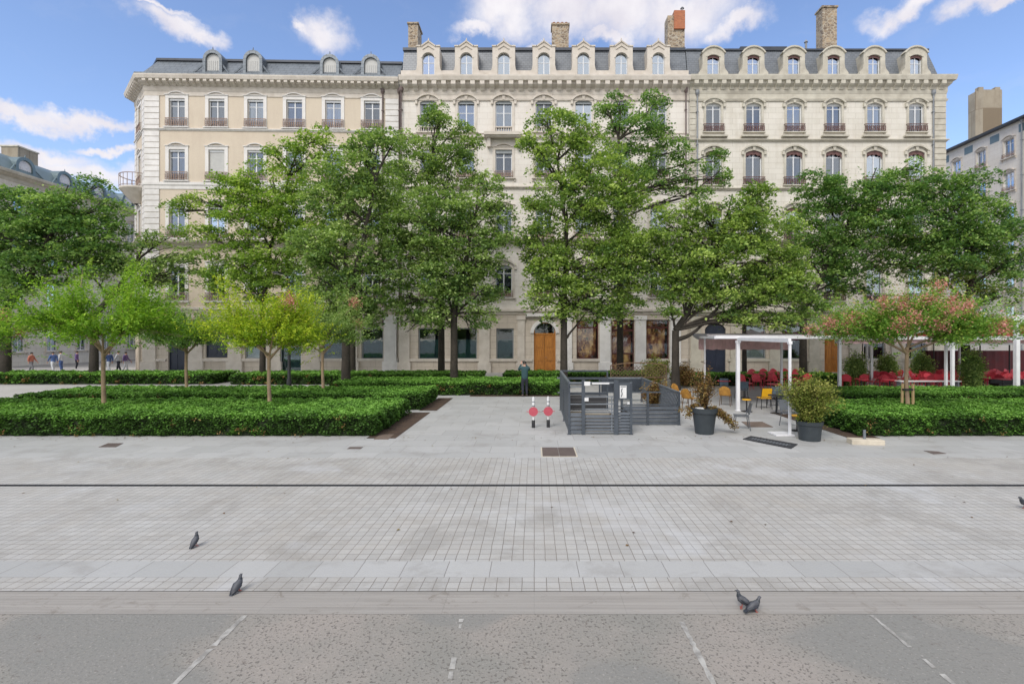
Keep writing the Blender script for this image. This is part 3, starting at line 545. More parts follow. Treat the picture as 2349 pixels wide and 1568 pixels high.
def window(parent, u, z, w_, h, style, cover='dark', loc_y=0.0, rz=0.0, glass='glass', label=None):
    """frame (part) > pane, surround, railing, curtain ..."""
    mb = MB(); ft = 0.07; y0, y1 = 0.15, 0.21; rise = style.get('rise', 0)
    mb.box(-w_ / 2, -w_ / 2 + ft, y0, y1, 0, h); mb.box(w_ / 2 - ft, w_ / 2, y0, y1, 0, h); mb.box(-w_ / 2 + ft, w_ / 2 - ft, y0, y1, 0, ft); mb.box(-w_ / 2 + ft, w_ / 2 - ft, y0, y1, h - ft - rise * 0.7, h)
    mb.box(-0.045, 0.045, y0 - 0.015, y1 + 0.01, ft, h - ft - rise * 0.7)
    tz = h * style.get('transom', 0.74)
    mb.box(-w_ / 2 + ft, -0.045, y0 + 0.01, y1 - 0.01, tz, tz + 0.05); mb.box(0.045, w_ / 2 - ft, y0 + 0.01, y1 - 0.01, tz, tz + 0.05)
    fr = mb.build('window', style.get('frame', 'frame'), parent, (u, loc_y, z), rz)
    if label: fr['label'] = label
    glass = glass if random.random() > 0.45 else 'glass_dark'
    if cover == 'shutter':
        mb = MB()
        for i in range(int(h / 0.09)): mb.box(-w_ / 2 + 0.01, w_ / 2 - 0.01, 0.09, 0.115 + 0.01 * (i % 2), i * 0.09, i * 0.09 + 0.085)
        mb.build('shutter', 'shutter', fr)
    mb = MB(); mb.box(-w_ / 2 + ft, w_ / 2 - ft, 0.178, 0.184, ft, h - ft); mb.build('pane', glass, fr)
    if cover in ('net', 'half', 'side'):
        mb = MB(); n = 22; zb = 0.05 if cover != 'half' else h * 0.35
        spans = [(-w_ / 2, w_ / 2)] if cover != 'side' else [(-w_ / 2, -w_ / 2 + w_ * 0.26), (w_ / 2 - w_ * 0.26, w_ / 2)]
        for a, b in spans:
            pts = [(a + (b - a) * i / n, 0.30 + 0.02 * math.sin(i * 1.9)) for i in range(n + 1)]
            vs = [(x, y, zb) for x, y in pts] + [(x, y, h) for x, y in pts]; mb.add(vs, [(i, i + 1, n + 2 + i, n + 1 + i) for i in range(n)])
        mb.build('curtain', 'curtain', fr)
    if style.get('blind'):
        mb = MB(); b = style['blind']; mb.box(-w_ / 2 + 0.01, w_ / 2 - 0.01, 0.05, 0.13, h - b, h - 0.001); mb.build('blind', style.get('blind_mat', 'frame'), fr)
    if style.get('valance'):
        mb = MB(); n = 8; zt = h - 0.005; a = arc(w_ - 0.02, h - rise, rise, n)
        low = [(x, zz - 0.30 - (0.13 if i in (0, n) else 0.05 * math.cos(i * math.pi / 1.0))) for i, (x, zz) in enumerate(a)]
        mb.band(low, a, 0.04, 0.07); mb.build('pelmet', 'iron_red', fr)
    st = style.get('surround')
    if st:
        mb = MB(); sw = style.get('sw', 0.2)
        mb.box(-w_ / 2 - sw, -w_ / 2, -0.05, 0.0, -0.02, h - rise); mb.box(w_ / 2, w_ / 2 + sw, -0.05, 0.0, -0.02, h - rise)
        if rise > 0:
            mb.band(arc(w_, h - rise, rise), arc(w_ + 2 * sw, h - rise, rise + sw * 0.9), -0.052, 0.0)
            if style.get('hood'):
                mb.band(arc(w_ + 2 * sw + 0.02, h - rise + 0.16, rise + sw * 0.9), arc(w_ + 2 * sw + 0.32, h - rise + 0.16, rise + sw * 0.9 + 0.13), -0.2, 0.0)
                mb.box(-w_ / 2 - sw - 0.16, -w_ / 2 - sw + 0.02, -0.16, 0, h - rise - 0.14, h - rise + 0.16); mb.box(w_ / 2 + sw - 0.02, w_ / 2 + sw + 0.16, -0.16, 0, h - rise - 0.14, h - rise + 0.16)
            mb.prism([(-0.09, h - 0.0), (0.09, h - 0.0), (0.13, h + 0.30), (-0.13, h + 0.30)], -0.13, 0.0)
        else:
            mb.box(-w_ / 2 - sw, w_ / 2 + sw, -0.055, 0, h, h + sw)
            mb.band(arc(w_ * 0.95, h + sw + 0.02, 0.18), arc(w_ * 0.95 + 0.16, h + sw + 0.02, 0.26), -0.15, 0.0)
            mb.box(-w_ / 2 - sw - 0.06, w_ / 2 + sw + 0.06, -0.11, 0, h + sw, h + sw + 0.05)
        for sx in (-1, 1): mb.box(sx * (w_ / 2 + sw + 0.03) - 0.05, sx * (w_ / 2 + sw + 0.03) + 0.05, -0.09, 0, -0.28, 0.0)
        mb.box(-w_ / 2 - sw - 0.1, w_ / 2 + sw + 0.1, -0.19, 0, -0.10, -0.021)
        mb.build('surround', st, fr)
    if style.get('rail'):
        mb = MB(); rail_mesh(mb, w_ + style.get('rail_extra', 0.35), style.get('rail_h', 0.68), 0.0, n=10); mb.build('railing', style['rail'], fr)
    if style.get('balustrade'):
        mb = MB(); mb.box(-w_ / 2 + 0.001, w_ / 2 - 0.001, -0.02, 0.12, 0.36, 0.44); mb.box(-w_ / 2 + 0.001, w_ / 2 - 0.001, -0.02, 0.12, 0.0, 0.06)
        for i in range(7): x = -w_ / 2 + w_ * (i + 0.5) / 7; mb.lathe([(0.03, 0.06), (0.055, 0.14), (0.03, 0.26), (0.045, 0.36)], (x, 0.05), 6)
        mb.build('balustrade', 'trim', fr)
    return fr
def cornice(b, path, z, h, out, mat, br=None, brw=0.22, bh=0.4):
    mb = MB(); mb.sweep(path, [(-0.1, z - h), (0.06, z - h), (0.10, z - h * 0.86), (0.10, z - h * 0.62), (out * 0.55, z - h * 0.45), (out * 0.6, z - h * 0.34), (out * 0.9, z - h * 0.30), (out, z - h * 0.08), (out, z), (-0.1, z)])
    c = mb.build('cornice', mat, b.root, smooth=False)
    if br:
        first = None
        for (p, q, n) in br:
            p, q = Vector(p), Vector(q); d = (q - p).normalized(); th = math.atan2(d.y, d.x)
            for i in range(n):
                P = p.lerp(q, (i + 0.5) / n)
                if first is None:
                    m2 = MB(); o2 = out * 0.86
                    # scroll bracket: profile in y,z swept across its width
                    pr = [(-0.09, 0), (-o2, 0), (-o2, -bh * 0.45), (-o2 * 0.8, -bh * 0.6), (-o2 * 0.5, -bh * 0.72), (-0.16, -bh), (-0.09, -bh)]
                    n_ = len(pr); vs = [(-brw / 2, y, zz) for y, zz in pr] + [(brw / 2, y, zz) for y, zz in pr]
                    m2.add(vs, [tuple(range(n_)), tuple(reversed(range(n_, 2 * n_)))] + [(k, k + n_, (k + 1) % n_ + n_, (k + 1) % n_) for k in range(n_)])
                    first = m2.build('bracket', mat, c, (P.x, P.y, z - h * 0.31), th)
                else: dup(first, c, (P.x, P.y, z - h * 0.31), th)
    return c
def quoins(b, x0, x1, z0, z1, mat, y=0.0, alt=0.0):
    mb = MB(); n = int((z1 - z0) / 0.46); hh = (z1 - z0) / n
    for i in range(n): e = alt * (i % 2); mb.box(x0 - (0 if x0 > 1 else 0), x1 + e, y - 0.07, y, z0 + i * hh + 0.025, z0 + (i + 1) * hh - 0.025)
    return mb.build('quoins', mat, b.root)
def strings(b, path, zs, mat, out=0.14, h=0.16):
    for z in zs:
        mb = MB(); mb.sweep(path, [(-0.05, z), (out * 0.4, z), (out * 0.5, z + h * 0.45), (out, z + h * 0.6), (out, z + h), (-0.05, z + h + 0.03)]); mb.build('string_course', mat, b.root)
def ground_strings(b, W, z, mat):
    xs = 0.0
    for h in sorted(h for h in b.holes if h[2] < z < h[3]) + [(W, W, 0, 0, 0)]:
        if h[0] - xs > 0.3: mb = MB(); mb.box(xs, h[0] - 0.12, -0.165, -0.041, z, z + 0.2); mb.build('plinth_course', mat, b.root)
        xs = h[1] + 0.12
def chimney(b, x0, x1, y0, y1, z0, z1, mat, pots=0, cap=True, label=None):
    mb = MB(); mb.box(x0, x1, y0, y1, z0, z1)
    o = mb.build('chimney', mat, b.root)
    if label: o['label'] = label
    if cap: m2 = MB(); m2.box(x0 - 0.08, x1 + 0.08, y0 - 0.08, y1 + 0.08, z1, z1 + 0.14); m2.build('cap', 'trim_grey' if mat != 'chimney' else 'chimney', o)
    for i in range(pots):
        m3 = MB(); xx = x0 + (x1 - x0) * (i + 0.5) / pots; m3.lathe([(0.13, z1 + 0.14), (0.10, z1 + 0.45), (0.12, z1 + 0.5)], (xx, (y0 + y1) / 2), 10); m3.build('chimney_pot', 'brick', o)
    return o
def pipe(b, u, z0, z1, mat, y=-0.12, r=0.06):
    mb = MB(); mb.tube([(u, y, z0), (u, y, z1)], r, 8); mb.lathe([(r, z1), (0.16, z1 + 0.18), (0.16, z1 + 0.42)], (u, y), 8)
    for i in range(7): zz = z0 + (z1 - z0) * (i + 0.5) / 7; mb.box(u - 0.09, u + 0.09, y - 0.075, -0.001, zz, zz + 0.05)
    mb.build('drainpipe', mat, b.root)
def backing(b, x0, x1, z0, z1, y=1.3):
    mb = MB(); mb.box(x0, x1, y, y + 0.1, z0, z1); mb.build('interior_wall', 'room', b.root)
def infill(b, u, z, w_, h, kind, rise=0.0, label=None):
    """ground floor openings: shop fronts, doors"""
    fm = {'navy': 'navy', 'teal': 'frame_dark', 'shop': 'maroon', 'shopdoor': 'maroon', 'oak': 'oak', 'grey': 'frame_dark', 'blue': 'navy', 'glassdoor': 'frame', 'dark': 'frame_dark'}[kind]
    mb = MB(); t = 0.09
    mb.box(-w_ / 2, -w_ / 2 + t, 0.12, 0.2, 0, h); mb.box(w_ / 2 - t, w_ / 2, 0.12, 0.2, 0, h); mb.box(-w_ / 2 + t, w_ / 2 - t, 0.12, 0.2, h - t, h); mb.box(-w_ / 2 + t, w_ / 2 - t, 0.12, 0.2, 0, t)
    door = kind in ('oak', 'navy', 'blue')
    if kind == 'oak':
        imp = h - rise - 0.15 if rise else h * 0.8
        mb.box(-w_ / 2 + t, w_ / 2 - t, 0.10, 0.2, imp, imp + 0.14)
        fr = mb.build('door', fm, b.root, (u, 0, z))
        for sx in (-1, 1):
            m = MB(); a, c = sorted((0.01 * sx, sx * (w_ / 2 - t))); m.box(a, c, 0.14, 0.19, t, imp)
            for z0_, z1_ in ((0.25, imp * 0.25), (imp * 0.3, imp * 0.62), (imp * 0.66, imp * 0.95)): m.box(a + 0.1, c - 0.1, 0.105, 0.14, z0_, z1_); m.box(a + 0.17, c - 0.17, 0.085, 0.105, z0_ + 0.07, z1_ - 0.07)
            m.build('door_leaf', 'oak', fr)
        m = MB(); m.tube([(0.1, 0.05, 1.2), (0.1, 0.1, 1.2)], 0.04, 8); m.build('handle', 'iron_tan', fr)
        m = MB(); m.box(-w_ / 2 + t, w_ / 2 - t, 0.15, 0.16, imp + 0.14, h - t); m.build('fanlight', 'shopglass', fr)
        m = MB()
        for i in range(1, 6): a = math.pi * i / 6; m.bar((0, 0.13, imp + 0.14), (w_ / 2 * 0.95 * math.cos(a), 0.13, imp + 0.14 + (h - imp - 0.2) * math.sin(a)), 0.02)
        m.build('fanlight_bars', 'black', fr)
    elif door:
        fr = mb.build('door', fm, b.root, (u, 0, z)); m = MB(); m.box(-w_ / 2 + t, w_ / 2 - t, 0.145, 0.19, t, h - t)
        for sx in (-1, 1):
            a, c = sorted((0.06 * sx, sx * (w_ / 2 - t - 0.08)))
            for z0_, z1_ in ((0.3, h * 0.4), (h * 0.45, h * 0.92)): m.box(a, c, 0.12, 0.145, z0_, z1_)
        m.build('door_panel', fm, fr)
    else:
        fr = mb.build('shop_window' if 'shop' in kind else 'window', fm, b.root, (u, 0, z))
        m = MB(); m.box(-w_ / 2 + t, w_ / 2 - t, 0.155, 0.163, t, h - t); m.build('pane', 'shopglass', fr)
        if kind in ('teal', 'grey', 'glassdoor'):
            m = MB(); top = h * (0.62 if kind == 'teal' else 0.9)
            for i in range(int(top / 0.06)): m.box(-w_ / 2 + t, w_ / 2 - t, 0.26, 0.262 + 0.015 * (i % 2), t + i * 0.06, t + i * 0.06 + 0.055)
            m.build('blind', 'teal' if kind != 'grey' else 'shutter', fr)
        elif 'shop' in kind:
            m = MB(); m.box(-w_ / 2 + t, w_ / 2 - t, 0.95, 1.0, 0.0, h - t)
            for i in range(26): xx = random.uniform(-w_ / 2 + 0.15, w_ / 2 - 0.3); zz = random.uniform(0.1, h * 0.75); s_ = random.uniform(0.07, 0.2); m.box(xx, xx + s_, 0.4 + random.random() * 0.4, 0.85, zz, zz + s_ * 1.6)
            m.build('display', 'display', fr)
            m = MB(); m.box(-w_ / 2 + t, w_ / 2 - t, 0.13, 0.19, h * 0.78, h * 0.82)
            if kind == 'shopdoor': m.box(-0.05, 0.05, 0.13, 0.19, t, h * 0.78); m.box(-w_ / 2 + t, w_ / 2 - t, 0.13, 0.19, h * 0.34, h * 0.37)
            m.build('glazing_bar', 'maroon', fr)
    if label: fr['label'] = label
    return fr
covers = ['net', 'dark', 'side', 'net', 'dark', 'half', 'net', 'side', 'dark', 'net']
YF = 39.5
# ---------- left building: beige plaster, white quoins, chamfered corner
L = Building('corner_building', 'beige rendered apartment building with white quoins, round zinc dormers and a cut corner', 'building', XatY(332, YF), YF, R(1.6), 'plaster')
W = L.uz(917, 300)[0]; chx, chy = -2.95, 2.95
zc = L.uz(400, 169, -0.75)[1]; path = [(chx, 17), (chx, chy), (0, 0), (W, 0)]
cols = [406, 497, 586, 675, 764, 853]
stA = dict(surround='trim_white', sw=0.26, rail='iron_tan', rail_h=0.66, rail_extra=0.42, blind=0.16)
rows = [(226, 291), (343, 414), (473, 546), (608, 690)]
zw = [(L.uz(406, a)[1], L.uz(406, b)[1]) for a, b in rows]
ulist = [L.uz(c, 300)[0] for c in cols]
for ri, (zt, zb) in enumerate(zw):
    for ci, u in enumerate(ulist):
        L.holes.append((u - 0.63, u + 0.63, zb, zt, 0))
        cv = 'shutter' if (ri, ci) == (1, 1) else ('side' if (ri, ci) in ((1, 0), (0, 2)) else covers[(ri * 5 + ci * 3) % 10])
        window(L.root, u, zb, 1.26, zt - zb, stA, cv, glass='glass_b' if (ri + ci) % 3 == 0 else 'glass', label='window with its grey roller shutter down' if cv == 'shutter' else None)
zg = L.uz(406, 712)[1]
GL = [(406, 750, 857, 40, 'navy'), (497, 750, 820, 50, 'navy'), (586, 750, 822, 48, 'grey'), (666, 752, 855, 50, 'glassdoor'), (764, 752, 824, 50, 'teal'), (854, 752, 824, 50, 'teal')]
for (x, a, b_, wp, kd) in GL:
    u, zb, w_, h = L.hole(x, a, b_, wp); zb2 = max(zb, 0.1); infill(L, u, zb2, w_, h - (zb2 - zb), kd); L.holes[-1] = (u - w_ / 2, u + w_ / 2, zb2, zb + h, 0)
mb = MB(); wall_mesh(mb, 0, W, zg, zc - 0.2, L.holes); mb.build('wall', 'plaster', L.root)
mb = MB(); wall_mesh(mb, 0, W, 0.0, zg, L.holes, 0.3, -0.04)
mb.build('ground_floor_wall', 'ground_stone', L.root)
th2 = math.atan2(-chy, -chx); Lc = math.hypot(chx, chy)
chH = [(Lc / 2 - 0.6, Lc / 2 + 0.6, zb, zt, 0) for zt, zb in zw] + [(Lc / 2 - 0.65, Lc / 2 + 0.65, 0.1, 3.8, 0)]
mb = MB(); wall_mesh(mb, 0, Lc, 0, zc - 0.2, chH); mb.build('corner_wall', 'plaster', L.root, (chx, chy, 0), th2)
mb = MB(); mb.add([(chx, chy, 0), (chx, 17, 0), (chx, 17, zc - .2), (chx, chy, zc - .2)], [(0, 1, 2, 3)]); mb.build('side_wall', 'plaster', L.root)
cdir = Vector((-chx, -chy, 0)).normalized()
for i, (zt, zb) in enumerate(zw): p = Vector((chx, chy, 0)) + cdir * (Lc / 2); window(L.root, p.x, zb, 1.2, zt - zb, stA, covers[i], loc_y=p.y, rz=th2)
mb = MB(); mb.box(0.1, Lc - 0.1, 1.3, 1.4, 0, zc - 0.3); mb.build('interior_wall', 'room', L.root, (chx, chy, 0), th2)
zs0 = [L.uz(406, y)[1] for y in (300, 434, 566, 716, 828)]
cornice(L, path, zc, 1.05, 0.75, 'trim', [((0.1, 0), (W - 0.2, 0), 38), ((chx, chy), (0, 0), 7)], 0.26, 0.36)
strings(L, path, [zs0[0]], 'trim_white', 0.14, 0.16); strings(L, path, [zs0[1]], 'trim_white', 0.12, 0.55); strings(L, path, [zs0[3]], 'trim', 0.25, 0.4); ground_strings(L, W, zs0[4], 'trim')
cornice(L, path, zs0[2] + 0.45, 0.5, 0.6, 'trim')
mb = MB(); mb.sweep(path, [(0.0, zc - 1.4), (0.05, zc - 1.4), (0.05, zc - 1.06), (0.0, zc - 1.06)]); mb.build('frieze', 'trim', L.root)
quoins(L, 0.0, 1.15, zg + 0.4, zc - 1.4, 'trim_white'); quoins(L, W - 1.15, W - 0.1, zg + 0.4, zc - 1.4, 'trim_white')
mb = MB(); nq = int((zc - 1.8 - zg) / 0.46)
m3 = MB()
for i in range(nq): mb.box(Lc - 0.8, Lc + 0.02, -0.07, 0, zg + 0.4 + i * 0.46, zg + 0.4 + i * 0.46 + 0.41); m3.box(0, 0.8, -0.07, 0, zg + 0.4 + i * 0.46, zg + 0.4 + i * 0.46 + 0.41)
mb.build('quoins', 'trim_white', L.root, (chx, chy, 0), th2); m3.build('quoins', 'trim_white', L.root, (chx, chy, 0), th2)
# piers of the ground floor
for x in (345, 452, 541, 630, 719, 806, 896):
    u = L.uz(x, 800)[0]; mb = MB(); mb.box(u - 0.5, u + 0.5, -0.2, -0.041, 0, zg - 0.35); mb.box(u - 0.62, u + 0.62, -0.3, -0.041, 0.0, 0.95); mb.box(u - 0.58, u + 0.58, -0.28, -0.041, zg - 0.7, zg - 0.352); mb.build('pier', 'trim_white' if x > 890 else 'trim', L.root)
backing(L, 0.3, W, 0, zc - 0.3, 1.3)
pipe(L, W - 1.35, 3.8, zc - 1.1, 'pipe'); pipe(L, W - 0.02, 3.8, zc - 1.1, 'pipe')
zr = L.uz(500, 137, 0.95)[1]
mb = MB(); mb.sweep(path, [(0.72, zc + 0.002), (0.72, zc + 0.12), (0.3, zc + 0.16), (-0.95, zr - 0.18), (-0.95, zr), (-2.0, zr + 0.22), (-9, zr + 0.3), (-9, zc - 0.1), (0.3, zc + 0.002)], caps=True); rf = mb.build('roof', 'zinc', L.root)
mb = MB(); mb.sweep(path[:], [(-0.93, zr - 0.2), (-0.80, zr - 0.2), (-0.80, zr - 0.02), (-0.96, zr + 0.03)]); mb.build('ridge_flashing', 'dark_zinc', L.root)
def round_dormer(b, u, zb, zt, w_, y=0.25, mat='zinc', front='shutter'):
    mb = MB(); hh = zt - zb; out = arc(w_, hh - w_ * 0.5, w_ * 0.5, 12); inn = arc(w_ * 0.72, hh - w_ * 0.5 - 0.05, w_ * 0.36, 12)
    mb.band([(-w_ * 0.36, 0)] + inn + [(w_ * 0.36, 0)], [(-w_ * 0.52, 0)] + out + [(w_ * 0.52, 0)], y, y + 0.25)
    mb.prism([(-w_ * 0.5, 0)] + out + [(w_ * 0.5, 0)], y + 0.25, y + 2.4)
    for sx in (-1, 1): mb.bar((sx * w_ * 0.52, y + 0.1, hh * 0.45), (sx * (w_ * 0.52 + 0.75), y - 0.2, 0.05), 0.05)
    mb.tube([(0, y + 0.1, hh), (0, y + 0.1, hh + 0.25)], [0.06, 0.02], 6)
    d = mb.build('dormer', mat, b.root, (u, 0, zb), smooth=False)
    m = MB(); m.prism([(-w_ * 0.355, 0)] + arc(w_ * 0.71, hh - w_ * 0.5 - 0.05, w_ * 0.35, 10) + [(w_ * 0.355, 0)], y + 0.16, y + 0.2)
    for i in range(7): x = -w_ * 0.3 + w_ * 0.1 * i; m.box(x - 0.02, x + 0.02, y + 0.13, y + 0.16, 0.05, hh - w_ * 0.55)
    m.build('shutter_panel', front, d); return d
for x, yt in ((491, 118), (583, 119), (758, 128), (852, 128)):
    u, zt = L.uz(x, yt, 0.2); round_dormer(L, u, zc + 0.13, zt, 1.5, -0.05, 'zinc', 'shutter')
# curved balcony on the cut corner
zbal = ZatY(440, YF + 1.5)
p = Vector((chx, chy, 0)) + cdir * (Lc / 2)
mb = MB(); A = [(-1.5 * math.cos(a), -1.35 * math.sin(a) - 0.0) for a in (math.pi * i / 12 for i in range(13))]
mb.add([(x, y, 0.0) for x, y in A] + [(x, y, 0.14) for x, y in A] + [(x * 0.3, y * 0.3, -1.1) for x, y in A], [tuple(range(13, 26))] + [(i, i + 1, 14 + i, 13 + i) for i in range(12)] + [(i, i + 1, 27 + i, 26 + i) for i in range(12)])
bal = mb.build('balcony', 'trim', L.root, (p.x, p.y, zbal), th2)
mb = MB()
for (a, b_) in zip(A, A[1:]): mb.bar((a[0], a[1], 1.15), (b_[0], b_[1], 1.15), 0.025); mb.bar((a[0], a[1], 0.22), (b_[0], b_[1], 0.22), 0.018)
for a in A: mb.bar((a[0], a[1], 0.14), (a[0], a[1], 1.15), 0.014)
mb.build('railing', 'iron_tan', bal)

# ---------- middle building: pale limestone, seven gabled dormers
Mb = Building('limestone_building', 'pale limestone apartment building with seven gabled stone dormers and a slate mansard roof', 'building', XatY(919, YF), YF, 0.0, 'mid_stone')
W = Mb.uz(1579, 300)[0]; path = [(0, 0), (W, 0)]; zc = Mb.uz(1200, 171, -0.7)[1]
cols = [982, 1069, 1155, 1247, 1338, 1425, 1510]; rows = [(230, 303), (344, 408), (476, 548), (608, 682)]
stB = dict(surround='trim', sw=0.2, hood=True, rise=0.22, balustrade=True, blind=0.3, blind_mat='frame_dark', transom=0.6)
stB2 = dict(surround='trim', sw=0.2, hood=True, rise=0.0, rail='iron_tan', rail_h=0.5, rail_extra=0.1, valance=False, blind=0.28, blind_mat='frame_dark')
for ri, (a, b_) in enumerate(rows):
    for ci, x in enumerate(cols):
        u, zb, w_, h = Mb.hole(x, a, b_, 0, 0.22 if ri in (0, 3) else 0.0, w_=1.32)
        window(Mb.root, u, zb, w_, h, stB if ri == 0 else (dict(stB2, rise=0.22) if ri == 3 else stB2), 'net' if ri == 0 and ci != 4 else covers[(ri * 3 + ci * 7 + 2) % 10], glass='glass_b' if (ci + ri) % 4 == 0 else 'glass')
zg = Mb.uz(1200, 712)[1]
GM_ = [(984, 752, 824, 50, 0, 'teal'), (1069, 752, 824, 50, 0, 'teal'), (1158, 753, 824, 40, 0, 'teal'), (1249, 739, 857, 50, 0.85, 'oak'), (1347, 733, 823, 50, 0, 'shop'), (1428, 733, 857, 52, 0, 'shopdoor'), (1508, 733, 823, 52, 0, 'shop')]
for (x, a, b_, wp, rs, kd) in GM_:
    u, zb, w_, h = Mb.hole(x, a, b_, wp, rs); zb2 = max(zb, 0.1); infill(Mb, u, zb2, w_, h - (zb2 - zb), kd, rs, label='arched varnished oak double door' if kd == 'oak' else None); Mb.holes[-1] = (u - w_ / 2, u + w_ / 2, zb2, zb + h, rs)
mb = MB(); wall_mesh(mb, 0, W, zg, zc - 0.2, Mb.holes); mb.build('wall', 'mid_stone', Mb.root)
mb = MB(); wall_mesh(mb, 0, W, 0, zg, Mb.holes, 0.3, -0.04); mb.build('ground_floor_wall', 'ground_stone', Mb.root)
for x in (928, 1111, 1195, 1303, 1387, 1468, 1548):
    u = Mb.uz(x, 800)[0]; hw = 0.28 if x in (1195, 1303) else 0.42; mb = MB(); mb.box(u - hw, u + hw, -0.18, -0.041, 0.1, zg - 0.4); mb.box(u - hw - 0.1, u + hw + 0.1, -0.26, -0.041, 0.0, 0.9); mb.box(u - hw - 0.08, u + hw + 0.08, -0.24, -0.041, zg - 0.75, zg - 0.402); mb.build('pier', 'trim_white' if x > 1300 else 'trim', Mb.root)
u = Mb.uz(1249, 800)[0]; zt = Mb.uz(1249, 739)[1]
mb = MB(); mb.band(arc(1.76, zt - 0.85, 0.85, 14, u), arc(2.3, zt - 0.85, 1.12, 14, u), -0.14, -0.041); mb.prism([(u - 0.12, zt), (u + 0.12, zt), (u + 0.2, zt + 0.42), (u - 0.2, zt + 0.42)], -0.22, -0.041); mb.box(u - 1.5, u + 1.5, -0.35, -0.041, zt + 0.45, zt + 0.7); mb.build('door_surround', 'trim_white', Mb.root)
cornice(Mb, path, zc, 1.3, 0.7, 'trim', [((0.1, 0), (W - 0.1, 0), 30)], 0.36, 0.62)
mb = MB(); mb.sweep(path, [(0, zc - 1.75), (0.09, zc - 1.75), (0.12, zc - 1.62), (0.05, zc - 1.6), (0.05, zc - 1.31), (0, zc - 1.31)]); mb.build('frieze', 'trim', Mb.root)
strings(Mb, path, [Mb.uz(1200, 320)[1], Mb.uz(1200, 434)[1]], 'trim', 0.2, 0.2); strings(Mb, path, [Mb.uz(1200, 307)[1] - 0.06], 'trim', 0.07, 0.1); cornice(Mb, path, Mb.uz(1200, 562)[1] + 0.45, 0.5, 0.6, 'trim'); strings(Mb, path, [zg - 0.3], 'trim', 0.3, 0.4); ground_strings(Mb, W, Mb.uz(1200, 828)[1], 'trim')
u = Mb.uz(1155, 300)[0]; zb = Mb.uz(1155, 317)[1]
mb = MB(); mb.box(u - 1.5, u + 1.5, -0.75, -0.201, zb, zb + 0.25); mb.box(u - 1.4, u + 1.4, -0.6, -0.201, zb - 0.12, zb - 0.002)
for sx in (-1, 1): mb.prism([(u + sx * 1.15 - 0.13, zb - 0.8), (u + sx * 1.15 + 0.13, zb - 0.8), (u + sx * 1.15 + 0.13, zb - 0.121), (u + sx * 1.15 - 0.13, zb - 0.121)], -0.4, -0.001)
mb.build('balcony', 'trim', Mb.root)
pipe(Mb, 0.08, 3.8, zc - 1.2, 'pipe', -0.2); pipe(Mb, W - 0.25, 3.8, zc - 1.2, 'pipe')
backing(Mb, 0.3, W - 0.2, 0, zc - 0.3)
zb, zt = Mb.uz(1200, 162, 0.0)[1], Mb.uz(1200, 116, 0.9)[1]
mb = MB(); mb.box(0, W, 0.0, 0.35, zc + 0.001, zb); mb.build('parapet', 'trim', Mb.root)
mb = MB(); mb.add([(0, 0.30, zc), (W, 0.30, zc), (W, 0.95, zt), (0, 0.95, zt), (0, 9, zc), (W, 9, zc), (W, 9, zt + 0.4), (0, 9, zt + 0.4)], [(0, 1, 2, 3), (1, 5, 6, 2), (4, 0, 3, 7), (3, 2, 6, 7)]); mb.build('roof', 'slate', Mb.root)
mb = MB(); mb.box(-0.05, W, 0.78, 1.1, zt - 0.05, zt + 0.17); mb.build('ridge_flashing', 'dark_zinc', Mb.root)
